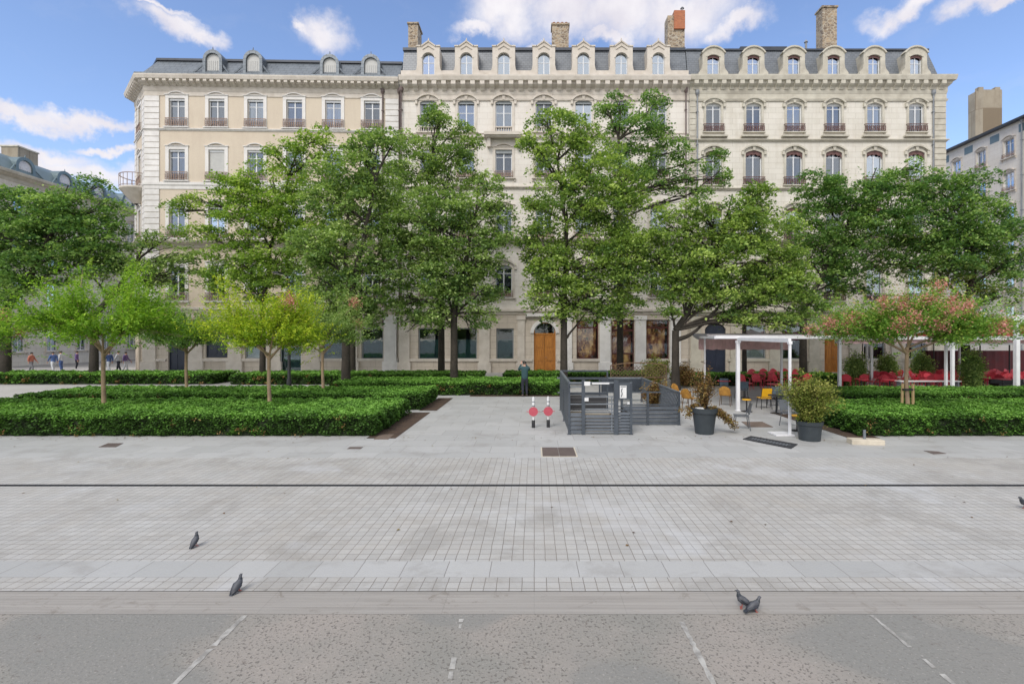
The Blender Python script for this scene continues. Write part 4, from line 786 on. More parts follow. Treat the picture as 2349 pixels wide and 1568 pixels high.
def stone_dormer(b, x, gable=True, cover='net', mat='trim', fr='frame'):
    u, zt = b.uz(x, 121 if gable else 126, -0.3); zb = b.uz(x, 171, -0.7 if gable else -0.55)[1] + 0.01; h = zt - zb; w_ = 0.98 if gable else 0.95; rs = 0.42 if gable else 0.16
    ztop = b.uz(x, 95 if gable else 109, -0.3)[1] - zb; zsh = b.uz(x, 107 if gable else 119, -0.3)[1] - zb
    mb = MB(); sw = 0.40 if gable else 0.38; ow = w_ / 2 + sw
    inner = [(-w_ / 2, 0)] + arc(w_, h - rs, rs, 12) + [(w_ / 2, 0)]
    sc = [(-ow - 0.32, 0), (-ow - 0.30, 0.28), (-ow - 0.06, 0.6), (-ow, 0.95)]
    n = len(inner)
    if gable: topc = [(-ow, zsh), (-ow * 0.62, zsh), (0, ztop - 0.06), (ow * 0.62, zsh), (ow, zsh)]
    else: topc = arc(2 * ow, zsh - 0.1, ztop - zsh + 0.1, 8)
    outer = sc + topc + [(-x_, z_) for x_, z_ in reversed(sc)]
    poly = outer + list(reversed(inner)); k = len(outer)
    mb.prism(poly, 0.0, 0.4)
    # moulded top
    if gable:
        for sx in (-1, 1): mb.bar((sx * (ow + 0.04), 0.12, zsh + 0.03), (sx * ow * 0.62, 0.12, zsh + 0.03), 0.18, 0.05); mb.bar((sx * ow * 0.66, 0.12, zsh), (0, 0.12, ztop), 0.18, 0.05); mb.bar((sx * ow * 0.5, 0.0, zsh - 0.22), (0, 0.0, ztop - 0.36), 0.06, 0.03)
        mb.tube([(0, 0.1, ztop), (0, 0.1, ztop + 0.3)], [0.09, 0.03], 6)
    else: mb.band(topc, arc(2 * ow + 0.24, zsh - 0.1, ztop - zsh + 0.22, 8), -0.1, 0.4)
    mb.band(arc(w_, h - rs, rs), arc(w_ + 0.2, h - rs, rs + 0.1), -0.04, 0.0)
    mb.box(-ow, -w_ / 2 - 0.02, 0.4, 1.9, 0.3, zsh - 0.05); mb.box(w_ / 2 + 0.02, ow, 0.4, 1.9, 0.3, zsh - 0.05); mb.prism([(-ow, zsh - 0.049), (ow, zsh - 0.049), (0, ztop - 0.08)], 0.401, 1.9)
    d = mb.build('dormer', mat, b.root, (u, -0.3, zb))
    m = MB(); m.box(-w_ / 2, -w_ / 2 + 0.06, 0.18, 0.24, 0, h); m.box(w_ / 2 - 0.06, w_ / 2, 0.18, 0.24, 0, h); m.box(-0.035, 0.035, 0.17, 0.25, 0, h - 0.1); m.box(-w_ / 2 + .06, -0.035, 0.18, 0.24, h * 0.6, h * 0.6 + 0.05); m.box(0.035, w_ / 2 - .06, 0.18, 0.24, h * 0.6, h * 0.6 + 0.05); m.build('window_frame', fr, d)
    m = MB(); m.box(-w_ / 2 + 0.06, w_ / 2 - 0.06, 0.205, 0.211, 0, h - 0.02); m.build('pane', 'glass_b', d)
    m = MB(); m.box(-w_ / 2, w_ / 2, 0.34 if cover == 'net' else 0.6, 0.62, 0, h); m.build('curtain' if cover == 'net' else 'interior_wall', 'curtain' if cover == 'net' else 'room', d)
    if not gable:
        m = MB(); a = arc(w_ - 0.02, h - rs, rs, 8); m.band([(xx, zz - 0.2) for xx, zz in a], a, 0.08, 0.11); m.build('pelmet', 'iron_red', d)
    return d
for i, x in enumerate(cols): stone_dormer(Mb, x, True, 'net' if i in (1, 4, 6) else 'dark')
def chim(b, x0, x1, y0, y1, d, dep, mat, **k):
    u0, zt = b.uz(x0, y0, d); u1, zb = b.uz(x1, y1, d); return chimney(b, u0, u1, d, d + dep, zb - 1.5, zt, mat, **k)
chim(Mb, 936, 958, 56, 113, 1.6, 1.4, 'chimney', pots=2, label='narrow rubble and brick chimney at the far end of the roof')
chim(Mb, 1266, 1304, 58, 113, 2.0, 1.0, 'chimney', pots=4, label='rubble chimney with small pots behind the central dormer')
c = chim(Mb, 1531, 1570, 36, 117, 1.5, 1.0, 'chimney', cap=False, label='tall rubble chimney with an orange brick upper part')
u0, z1 = Mb.uz(1546, 24, 1.35); u1, z0 = Mb.uz(1571, 66, 1.35); m = MB(); m.box(u0, u1, 1.35, 2.2, z0, z1); m.build('brick_top', 'brick', c)
m = MB(); m.tube([((u0 + u1) / 2 + 0.4, 2, z1), ((u0 + u1) / 2 + 0.4, 2, z1 + 0.55)], 0.1, 8); m.lathe([(0.17, z1 + 0.55), (0.05, z1 + 0.7)], ((u0 + u1) / 2 + 0.4, 2), 8); m.build('flue', 'pipe_grey', c)

# ---------- right building: ivory limestone, six round-topped dormers
Rb = Building('ivory_building', 'ivory limestone apartment building with six round topped dormers and dark red ironwork', 'building', XatY(1580, YF), YF, 0.0, 'right_stone')
W = Rb.uz(2168, 300)[0]; path = [(0, 0), (W, 0), (W, 16)]; zc = Rb.uz(1800, 170, -0.55)[1]
cols = [1636, 1728, 1821, 1912, 2005, 2101]; rows = [(237, 303), (346, 424), (476, 552), (606, 690)]
stC = dict(surround='trim_grey', sw=0.17, hood=True, rise=0.2, rail='iron_red', rail_h=0.6, rail_extra=0.4, transom=0.8)
for ri, (a, b_) in enumerate(rows):
    for ci, x in enumerate(cols):
        u, zb, w_, h = Rb.hole(x, a, b_, 0, 0.2, w_=1.2 if ri == 0 else 1.3)
        window(Rb.root, u, zb, w_, h, dict(stC, valance=ri > 0), 'half' if (ri, ci) == (1, 0) else ['net', 'dark', 'dark', 'net', 'side', 'half'][(ri * 2 + ci) % 6], glass='glass_b' if ri == 1 or ci % 2 else 'glass')
zg = Rb.uz(1800, 714)[1]
GR = [(1640, 740, 857, 48, 0.5, 'blue'), (1730, 745, 822, 52, 0, 'grey'), (1818, 745, 824, 50, 0, 'dark'), (1909, 750, 857, 38, 0.4, 'oak'), (2005, 745, 824, 50, 0, 'dark'), (2101, 745, 824, 50, 0, 'dark')]
for (x, a, b_, wp, rs, kd) in GR:
    u, zb, w_, h = Rb.hole(x, a, b_, wp, rs); zb2 = max(zb, 0.1); fr_ = infill(Rb, u, zb2, w_, h - (zb2 - zb), kd, rs); Rb.holes[-1] = (u - w_ / 2, u + w_ / 2, zb2, zb + h, rs)
    if kd == 'blue': m = MB(); m.box(-0.15, 0.35, 0.1, 0.118, 2.1, 2.4); m.build('notice', 'white_plastic', fr_)
mb = MB(); wall_mesh(mb, 0, W, zg, zc - 0.2, Rb.holes); mb.add([(W, 0, zg), (W, 16, zg), (W, 16, zc - 0.2), (W, 0, zc - 0.2)], [(0, 1, 2, 3)]); mb.build('wall', 'right_stone', Rb.root)
mb = MB(); wall_mesh(mb, 0, W, 0, zg, Rb.holes, 0.3, -0.04); mb.add([(W, -0.04, 0), (W, 16, 0), (W, 16, zg), (W, -0.04, zg)], [(0, 1, 2, 3)]); mb.build('ground_floor_wall', 'ground_stone', Rb.root)
for x in (1594, 1685, 1775, 1865, 1957, 2053, 2148):
    u = Rb.uz(x, 800)[0]; mb = MB(); mb.box(u - 0.4, u + 0.4, -0.18, -0.041, 0.1, zg - 0.4); mb.box(u - 0.5, u + 0.5, -0.26, -0.041, 0.0, 0.9); mb.build('pier', 'trim_grey', Rb.root)
cornice(Rb, path, zc, 1.3, 0.55, 'trim_grey', [((0.1, 0), (W - 0.1, 0), 28)], 0.34, 0.62)
mb = MB(); mb.sweep(path, [(0, zc - 1.9), (0.09, zc - 1.9), (0.14, zc - 1.74), (0.05, zc - 1.7), (0.05, zc - 1.31), (0, zc - 1.31)]); mb.build('frieze', 'trim_grey', Rb.root)
strings(Rb, path, [Rb.uz(1800, 326)[1], Rb.uz(1800, 437)[1]], 'trim_grey', 0.2, 0.18); cornice(Rb, path, Rb.uz(1800, 566)[1] + 0.45, 0.5, 0.6, 'trim_grey'); strings(Rb, path, [zg - 0.3], 'trim_grey', 0.35, 0.4); ground_strings(Rb, W, Rb.uz(1800, 828)[1], 'trim_grey')
for x in cols: u = Rb.uz(x, 300)[0]; zb = Rb.uz(x, 322)[1]; mb = MB(); mb.box(u - 1.05, u + 1.05, -0.32, -0.005, zb + 0.2, zb + 0.32); mb.build('sill_ledge', 'trim_grey', Rb.root)
quoins(Rb, W - 0.9, W, zg + 0.4, zc - 1.9, 'trim_grey'); quoins(Rb, 0.05, 0.5, zg + 0.4, zc - 1.9, 'trim_grey')
pipe(Rb, 0.62, 3.8, zc - 1.5, 'pipe_grey'); pipe(Rb, W - 1.05, 3.8, zc - 1.5, 'pipe_grey')
backing(Rb, 0.2, W - 0.3, 0, zc - 0.3)
zb, zt = zc, Rb.uz(1900, 117, 0.9)[1]
mb = MB(); mb.sweep([(0, 0), (W, 0), (W, 16)], [(0.0, zc + 0.001), (-0.28, zc + 0.12), (-0.45, zc + 0.9), (-0.85, zt), (-1.6, zt + 0.1), (-1.6, zc)], caps=True); mb.build('roof', 'slate', Rb.root)
mb = MB(); mb.sweep([(0, 0), (W, 0), (W, 16)], [(-0.72, zt - 0.06), (-0.72, zt + 0.08), (-1.5, zt + 0.14), (-1.5, zt)]); u0 = Rb.uz(1698, 110, 3)[0]; u1 = Rb.uz(1805, 110, 3)[0]; z1 = Rb.uz(1750, 107, 3)[1]; mb.box(u0, u1, 3, 6, zt - 0.3, z1); mb.add([(0, 1.5, zt + .1), (W - 1.5, 1.5, zt + .1), (W - 1.5, 14, zt + .2), (0, 14, zt + .2)], [(0, 1, 2, 3)]); mb.build('roof_deck', 'dark_zinc', Rb.root)
for i, x in enumerate(cols): stone_dormer(Rb, x, False, 'net' if i in (0,) else 'dark', 'trim_grey')
chim(Rb, 1886, 1919, 18, 120, 1.7, 0.95, 'chimney', label='very tall rubble chimney above the slate roof')
m = MB(); u, z1 = Rb.uz(1848, 98, 2.0); m.tube([(u, 2, z1 - 1.2), (u, 2, z1)], 0.09, 8); m.lathe([(0.16, z1), (0.05, z1 + 0.2)], (u, 2), 8); m.build('flue', 'pipe_grey', Rb.root)

# ---------- far buildings closing the side streets
FR = Building('side_street_building', 'pale building in perspective down the street beyond the ivory building', 'building', 46.3, 80, R(-90), 'mid_stone')
zt = 23.5; stD = dict(surround='trim', sw=0.12, rail='iron_tan', rail_h=0.4, rail_extra=0.1)
U0 = 80 - 51.5
for r_ in range(6):
    for k in range(-4, 6):
        u = U0 + k * 3.0; z = zt - 2.6 - 3.25 * r_; h = 1.75; FR.holes.append((u - 0.55, u + 0.55, z - 0.5, z + h - 0.5, 0))
        window(FR.root, u, z - 0.5, 1.1, h, stD, covers[(r_ + k * 3) % 10], glass='glass_b')
mb = MB(); wall_mesh(mb, 0, 48, 0, zt, FR.holes, 0.22); mb.box(0, 48, 14, 14.2, 0, zt); mb.add([(48, 0, 0), (48, 14, 0), (48, 14, zt), (48, 0, zt)], [(0, 1, 2, 3)]); mb.build('wall', 'mid_stone', FR.root)
mb = MB(); mb.sweep([(0, 0), (48, 0)], [(0, zt), (0.45, zt), (0.5, zt + 0.2), (0, zt + 0.3), (-7, zt + 1.6), (-14, zt + 0.3), (-14, zt)]); mb.build('roof', 'dark_zinc', FR.root)
backing(FR, 0, 48, 0, zt, 1.2); pipe(FR, U0 + 4.4, 0, zt - 0.3, 'pipe_grey')
for k in range(-4, 6):
    m = MB(); u = U0 + 1.5 + k * 3.0; m.box(u - 0.5, u + 0.5, -0.02, 0.3, zt - 1.1, zt - 0.35); m.build('attic_window', 'zinc_green', FR.root)
ux = 80 - 60; m = MB(); P = [(ux - 0.9, 7.0), (ux - 0.5, 6.5), (ux + 0.5, 6.5), (ux + 1.0, 7.0), (ux + 1.0, 9.2), (ux + 0.6, 9.6), (ux - 0.5, 9.6), (ux - 0.9, 9.2)]
m.add([(x, y, zt) for x, y in P] + [(x, y, 32.2) for x, y in P], [tuple(range(8, 16))] + [(i, (i + 1) % 8, 8 + (i + 1) % 8, 8 + i) for i in range(8)])
for q in ((ux + 0.2, 6.7), (ux + 0.2, 8.7), (ux - 0.7, 7.6)): m.box(q[0], q[0] + 0.5, q[1], q[1] + 0.6, 32.2, 32.65)
o = m.build('chimney', 'concrete', FR.root); o['label'] = 'broad tan concrete flue tower rising above the roof'
FL = Building('mansard_building', 'building with green zinc mansard and arched dormers at the left edge of the square', 'building', -50.8, 30, R(90), 'mid_stone')
zt = 18.9
for r_ in range(4):
    for k in range(11):
        u = 2 + k * 3.4; z = 1.4 + 4.3 * r_ + (0.3 if r_ else 0); h = 2.5; FL.holes.append((u - 0.6, u + 0.6, z, z + h, 0)); window(FL.root, u, z, 1.2, h, dict(surround='trim', sw=0.16), covers[(r_ * 3 + k) % 10])
mb = MB(); wall_mesh(mb, 0, 38, 0, zt, FL.holes, 0.22); mb.build('wall', 'right_stone', FL.root); backing(FL, 0, 38, 0, zt, 1.2)
cornice(FL, [(0, 0), (38, 0)], zt, 0.9, 0.8, 'trim_grey'); strings(FL, [(0, 0), (38, 0)], [5.1, 9.6, 13.8], 'trim_grey')
mb = MB(); mb.sweep([(0, 0), (38, 0)], [(0.3, zt), (0.1, zt + 0.2), (-0.6, zt + 1.3), (-1.6, zt + 2.0), (-6, zt + 2.5), (-12, zt + 2.2), (-12, zt)]); mb.build('roof', 'zinc_green', FL.root, smooth=True)
for k in range(5): round_dormer(FL, 15.5 + k * 4.2, zt + 0.05, zt + 1.9, 1.9, 0.0, 'zinc_green', 'curtain')
chimney(FL, 21.3, 23.4, 2.5, 4.2, zt + 1, zt + 3.6, 'concrete')
CB = Building('street_end_building', 'white house with slate and red tiled roofs closing the street on the left', 'building', -54, 66, 0, 'mid_stone')
for r_ in range(5):
    for k in range(5): u = 2 + k * 2.6; z = 1.5 + 3.9 * r_; CB.holes.append((u - 0.5, u + 0.5, z, z + 1.9, 0)); window(CB.root, u, z, 1.0, 1.9, dict(surround='trim', sw=0.1), covers[(r_ + k) % 10])
mb = MB(); wall_mesh(mb, 0, 14, 0, 20.8, CB.holes, 0.22); mb.build('wall', 'white_stone', CB.root); backing(CB, 0, 14, 0, 20.8)
mb = MB(); mb.sweep([(0, 0), (14, 0)], [(0.3, 20.8), (-2.5, 22.6), (-5, 22.6), (-5, 20.8)]); mb.build('roof', 'zinc', CB.root)
mb = MB(); mb.box(1.5, 12, 4.5, 9, 20.6, 22.7); mb.add([(1.2, 4.2, 22.6), (12.3, 4.2, 22.6), (12.3, 7, 24.0), (1.2, 7, 24.0), (1.2, 9.6, 22.6), (12.3, 9.6, 22.6)], [(0, 1, 2, 3), (3, 2, 5, 4), (0, 3, 4), (1, 5, 2)]); mb.build('tiled_roof', 'red_tile', CB.root)
# ------------------------------------------------------------------ hedges
def hedge(label, rects, z0=0.0, h=0.65, leaf=0.06, dens=900, clutter=True):
    x0 = min(r[0] for r in rects); y0 = min(r[2] for r in rects)
    root = thing('hedge', label, 'hedge', (x0, y0, z0), 0, 'clipped box hedges')
    mb = MB(); P = []; T = []
    for (a, b, c, d) in rects:
        a -= x0; b -= x0; c -= y0; d -= y0; i = 0.13
        mb.box(a + i, b - i, c + i, d - i, 0.0, h - 0.10)
        for (n, f) in (((b - a) * (d - c), 'top'), ((b - a) * h, 'front'), ((d - c) * h, 'right'), ((d - c) * h, 'left')):
            k = int(n * dens * (1.0 if f == 'top' else 1.25)); r = rng.uniform(0, 1, (k, 3)); q = np.empty((k, 3))
            if f == 'top': q[:, 0] = a + r[:, 0] * (b - a); q[:, 1] = c + r[:, 1] * (d - c); q[:, 2] = h
            elif f == 'front': q[:, 0] = a + r[:, 0] * (b - a); q[:, 1] = c; q[:, 2] = 0.03 + r[:, 2] * (h - 0.03)
            else: q[:, 0] = b if f == 'right' else a; q[:, 1] = c + r[:, 1] * (d - c); q[:, 2] = 0.03 + r[:, 2] * (h - 0.03)
            X, Y_, Z = q[:, 0] + x0, q[:, 1] + y0, q[:, 2]
            bump = 0.012 * np.sin(X * 0.9 + 1.3 * np.sin(Y_ * 0.8)) + 0.03 * np.sin(X * 5.1 + 3 * np.sin(Y_ * 2.3)) * np.sin(Y_ * 4.3 + Z * 6 + 2 * np.sin(X * 1.7)) + 0.03 * np.sin(X * 13 + Y_ * 9) * np.sin(Z * 15 + X * 4)
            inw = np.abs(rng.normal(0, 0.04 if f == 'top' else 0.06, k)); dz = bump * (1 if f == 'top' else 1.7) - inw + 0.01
            # rounded shoulders
            if f == 'top':
                e = np.minimum(np.minimum(q[:, 0] - a, b - q[:, 0]), q[:, 1] - c); q[:, 2] += dz - 0.10 * np.clip(1 - e / 0.12, 0, 1) ** 2
            else:
                sh = 0.09 * np.clip((Z - h + 0.14) / 0.14, 0, 1) ** 2 + 0.10 * np.clip(1 - Z / 0.12, 0, 1)
                if f == 'front': q[:, 1] -= dz - sh - 0.03
                elif f == 'right': q[:, 0] += dz - sh
                else: q[:, 0] -= dz - sh
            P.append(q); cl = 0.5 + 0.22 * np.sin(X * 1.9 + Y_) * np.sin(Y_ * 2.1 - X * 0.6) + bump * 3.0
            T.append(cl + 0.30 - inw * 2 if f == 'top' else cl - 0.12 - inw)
    mb.build('branches', 'hedge_core', root)
    (a, b, c, d) = rects[0]; k = int((b - a) * 26); u = rng.uniform(0, 1, (k // 9 + 1, 2)); ctr = np.stack([u[:, 0] * (b - a), np.full(len(u), -0.045), 0.05 + u[:, 1] ** 1.6 * (h - 0.1)], 1)
    q = np.repeat(ctr, 12, 0) + rng.normal(size=(len(ctr) * 12, 3)) * np.array((0.06, 0.02, 0.05)); q = q[: len(q) // 2]; leaves('dead_leaves', q, leaf * 0.8, 'brown_leaf', root, flat=0.3, kind='stuff')
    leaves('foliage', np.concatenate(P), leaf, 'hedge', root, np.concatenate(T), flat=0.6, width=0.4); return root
hedge('long clipped hedge nearest the road on the left', [(-22.5, -4.72, 14.75, 18.8)], leaf=0.06, dens=1500)
hedge('clipped hedge behind the front left one, at the foot of the two slim dark trees', [(-21.0, -4.55, 20.0, 23.4)], leaf=0.07, dens=1050)
hedge('far left hedge beyond the pale path, left of the gap', [(-40, -19.9, 30.6, 33.6)], leaf=0.12, dens=320)
hedge('far hedge under the beige building, right of the gap in the row', [(-18.6, -3.3, 30.4, 33.6)], leaf=0.12, dens=320)
hedge('hedge running behind the person and the stair railing', [(-10.3, 1.4, 24.9, 28.6)], leaf=0.08, dens=700)
hedge('short hedge in front of the arched oak door', [(-1.95, 7.4, 31.0, 33.6)], leaf=0.12, dens=320)
hedge('hedge behind the café tables on the right', [(8.8, 18.8, 29.6, 32.2)], leaf=0.12, dens=320)
hedge('long clipped hedge nearest the road on the right', [(9.65, 26, 14.75, 18.7)], leaf=0.06, dens=1450)
hedge('clipped hedge behind the front right one, by the white awning posts', [(12.4, 33, 20.2, 23.2)], leaf=0.07, dens=1000)
for nm, x0, x1, y0, y1 in (('left', -4.9, -4.05, 14.5, 19.4), ('l2', -4.6, -3.9, 19.9, 23.9), ('right', 9.2, 10.1, 14.5, 19), ('mid', -3.2, 1.4, 24.5, 25.3)):
    o = sheet('soil', [(x0, x1, y0, y1)], 0.02, MT['soil'])
# ------------------------------------------------------------------ big trees
big_tree(12, 32, [(60, 500, 75, 55), (180, 485, 70, 50), (218, 425, 28, 26), (30, 560, 80, 70), (140, 560, 100, 70), (250, 545, 45, 50), (15, 660, 60, 60, -1), (30, 455, 45, 26), (110, 460, 45, 28), (-60, 520, 80, 80), (-40, 620, 80, 80), (90, 500, 90, 60), (200, 540, 70, 60), (80, 620, 90, 50), (260, 480, 30, 30), (220, 600, 60, 40)], 'leaf_dark', 'dark green tree at the left edge of the photo, in front of the mansard building', 0.3, 4.6)
big_tree(215, 32.5, [(330, 600, 95, 55), (420, 620, 60, 40), (250, 590, 60, 40), (385, 640, 60, 45), (300, 650, 80, 50), (200, 620, 80, 60), (420, 585, 45, 28), (390, 545, 40, 22), (450, 620, 40, 40)], 'leaf_mid', 'sparse tree behind the bright green myrtle, in front of the corner quoins', 0.26, 4.4, dens=1.5)
big_tree(602, 32.5, [(520, 440, 45, 34), (620, 420, 80, 55), (570, 500, 70, 55), (680, 360, 55, 42), (728, 318, 36, 26), (640, 580, 90, 55), (540, 590, 55, 50), (480, 480, 36, 24), (440, 460, 26, 14), (405, 480, 26, 14), (460, 540, 34, 18), (620, 350, 16, 14), (690, 480, 80, 70), (520, 650, 60, 40), (600, 660, 70, 40), (500, 540, 36, 30), (560, 450, 50, 40), (640, 500, 70, 70), (600, 620, 70, 50), (760, 560, 60, 60), (760, 350, 40, 30)], 'leaf_fresh', 'bright green tree in front of the beige building, behind the yellow myrtle', 0.2, 5.0, dens=3.0)
big_tree(793, 27.0, [(800, 400, 75, 60), (850, 340, 42, 36), (745, 460, 70, 60), (830, 480, 70, 70), (790, 580, 90, 70), (720, 630, 60, 50), (840, 660, 60, 60), (770, 700, 60, 45), (800, 720, 70, 36), (730, 740, 40, 26), (870, 580, 40, 60), (900, 330, 30, 30), (700, 570, 50, 50), (830, 730, 46, 34), (880, 640, 40, 50), (860, 420, 50, 60), (730, 700, 50, 40), (820, 330, 36, 26)], 'leaf_mid', 'tree with a thick dark trunk rising from the middle hedge, right of the yellow myrtle', 0.25, 3.6)
big_tree(808, 34.0, [(880, 400, 60, 60), (890, 480, 50, 60), (860, 330, 30, 30), (800, 470, 60, 70), (780, 640, 70, 50)], 'leaf_mid', 'pale trunked tree just behind the thick dark one', 0.22, 5.0, dens=1.8)
big_tree(1012, 33.0, [(1000, 285, 38, 36), (1056, 295, 26, 32), (1030, 350, 62, 45), (965, 390, 55, 50), (1050, 420, 70, 55), (940, 340, 40, 34), (950, 460, 60, 50), (1000, 270, 24, 22), (1085, 330, 20, 18)], 'leaf_mid', 'left one of the close pair of trunks, its crown reaching the top floor', 0.23, 6.0)
big_tree(1041, 28.0, [(990, 510, 95, 70), (1090, 500, 66, 60), (930, 590, 60, 60), (1050, 610, 90, 65), (1125, 590, 45, 55), (990, 690, 80, 40), (915, 680, 42, 42), (1080, 690, 60, 40), (1140, 470, 34, 30), (1120, 420, 34, 26), (900, 500, 40, 50), (1120, 660, 34, 30), (955, 735, 30, 22), (1000, 740, 60, 26), (1090, 745, 36, 22), (930, 740, 30, 24), (1040, 560, 90, 70), (1110, 720, 34, 26), (1150, 540, 34, 50), (1010, 640, 80, 60), (915, 540, 50, 60)], 'leaf_mid', 'right one of the close pair of trunks, wide crown over the teal windows', 0.22, 4.2)
big_tree(1293, 28.0, [(1290, 300, 60, 40), (1245, 272, 32, 22), (1235, 340, 32, 36), (1300, 380, 85, 60), (1385, 400, 60, 60), (1300, 480, 95, 70), (1410, 490, 66, 66), (1245, 560, 45, 66), (1330, 600, 95, 65), (1430, 600, 60, 70), (1290, 680, 62, 42), (1390, 690, 60, 40), (1240, 650, 36, 36), (1215, 470, 18, 16), (1440, 710, 40, 34), (1350, 320, 36, 40), (1360, 450, 80, 80), (1450, 440, 50, 60), (1400, 600, 80, 70), (1270, 620, 60, 60), (1225, 690, 26, 34), (1340, 700, 60, 40), (1400, 730, 40, 24), (1275, 725, 40, 22), (1460, 650, 30, 40), (1450, 560, 50, 60), (1215, 560, 26, 50), (1210, 330, 20, 22)], 'leaf_olive', 'tree left of the stair railing, its dark trunk beside the arched oak door', 0.22, 4.6, extra=[((1300, 775), (1345, 715), 0.07)])
big_tree(1422, 33.0, [(1420, 236, 26, 26), (1400, 280, 36, 36), (1495, 250, 40, 34), (1460, 320, 75, 50), (1530, 350, 55, 45), (1430, 400, 70, 60), (1590, 400, 40, 30), (1640, 372, 30, 22), (1560, 430, 44, 22), (1650, 410, 24, 20), (1500, 410, 60, 50), (1520, 290, 26, 26), (1605, 440, 34, 12), (1390, 250, 20, 24)], 'leaf_dark', 'tallest tree, its dark green top reaching the cornice of the limestone building', 0.24, 6.5, dens=2.5, extra=[((1480, 480), (1650, 392), 0.07)])
big_tree(1549, 27.5, [(1535, 560, 60, 55), (1630, 520, 80, 50), (1715, 480, 42, 34), (1600, 620, 90, 55), (1710, 600, 80, 65), (1795, 640, 50, 50), (1530, 640, 46, 50), (1650, 690, 80, 40), (1760, 700, 60, 40), (1830, 690, 30, 40), (1530, 700, 40, 30), (1700, 540, 60, 40), (1560, 510, 40, 26), (1800, 590, 36, 30), (1640, 590, 80, 60), (1760, 650, 70, 60), (1840, 740, 36, 22), (1700, 730, 60, 26), (1740, 450, 24, 20), (1500, 600, 40, 60), (1850, 650, 26, 36), (1780, 740, 50, 22), (1720, 500, 60, 50), (1790, 540, 50, 50), (1735, 445, 30, 24), (1830, 620, 40, 50), (1580, 660, 60, 40), (1510, 520, 40, 40), (1600, 480, 50, 30)], 'leaf_olive', 'olive green tree with a forked trunk behind the stair railing', 0.23, 3.3, extra=[((1556, 778), (1610, 745), 0.13), ((1610, 745), (1672, 670), 0.10)])
big_tree(1707, 33.5, [(1780, 560, 50, 50), (1760, 640, 60, 50), (1700, 660, 60, 40), (1820, 620, 40, 40)], 'leaf_mid', 'slim tree seen through the awning behind the white posts', 0.16, 5.0, dens=1.5)
big_tree(1842, 32.0, [(1880, 430, 56, 36), (1850, 490, 34, 40), (1960, 460, 75, 56), (2055, 430, 55, 40), (2082, 385, 26, 20), (1880, 560, 50, 50), (2020, 530, 90, 60), (1960, 600, 80, 50), (1900, 630, 50, 40), (2060, 600, 60, 40), (1940, 520, 70, 60), (2010, 460, 60, 50), (1890, 470, 50, 50), (1850, 580, 36, 40), (1860, 690, 50, 36), (1950, 650, 60, 40)], 'leaf_dark', 'dark green tree right of centre, in front of the ivory building, left of the pair', 0.24, 4.8)
big_tree(2215, 31.0, [(2150, 440, 64, 46), (2225, 430, 50, 40), (2120, 520, 80, 60), (2210, 530, 90, 60), (2290, 560, 55, 50), (2280, 480, 36, 28), (2150, 620, 90, 50), (2260, 630, 70, 50), (2320, 610, 40, 40), (2090, 480, 50, 50), (2300, 680, 50, 30), (2180, 470, 60, 50), (2260, 510, 60, 50), (2320, 520, 30, 30), (2200, 580, 90, 60), (2100, 570, 60, 50), (2330, 590, 30, 50)], 'leaf_dark', 'wide dark green tree at the right, above the red parasols', 0.26, 4.4)
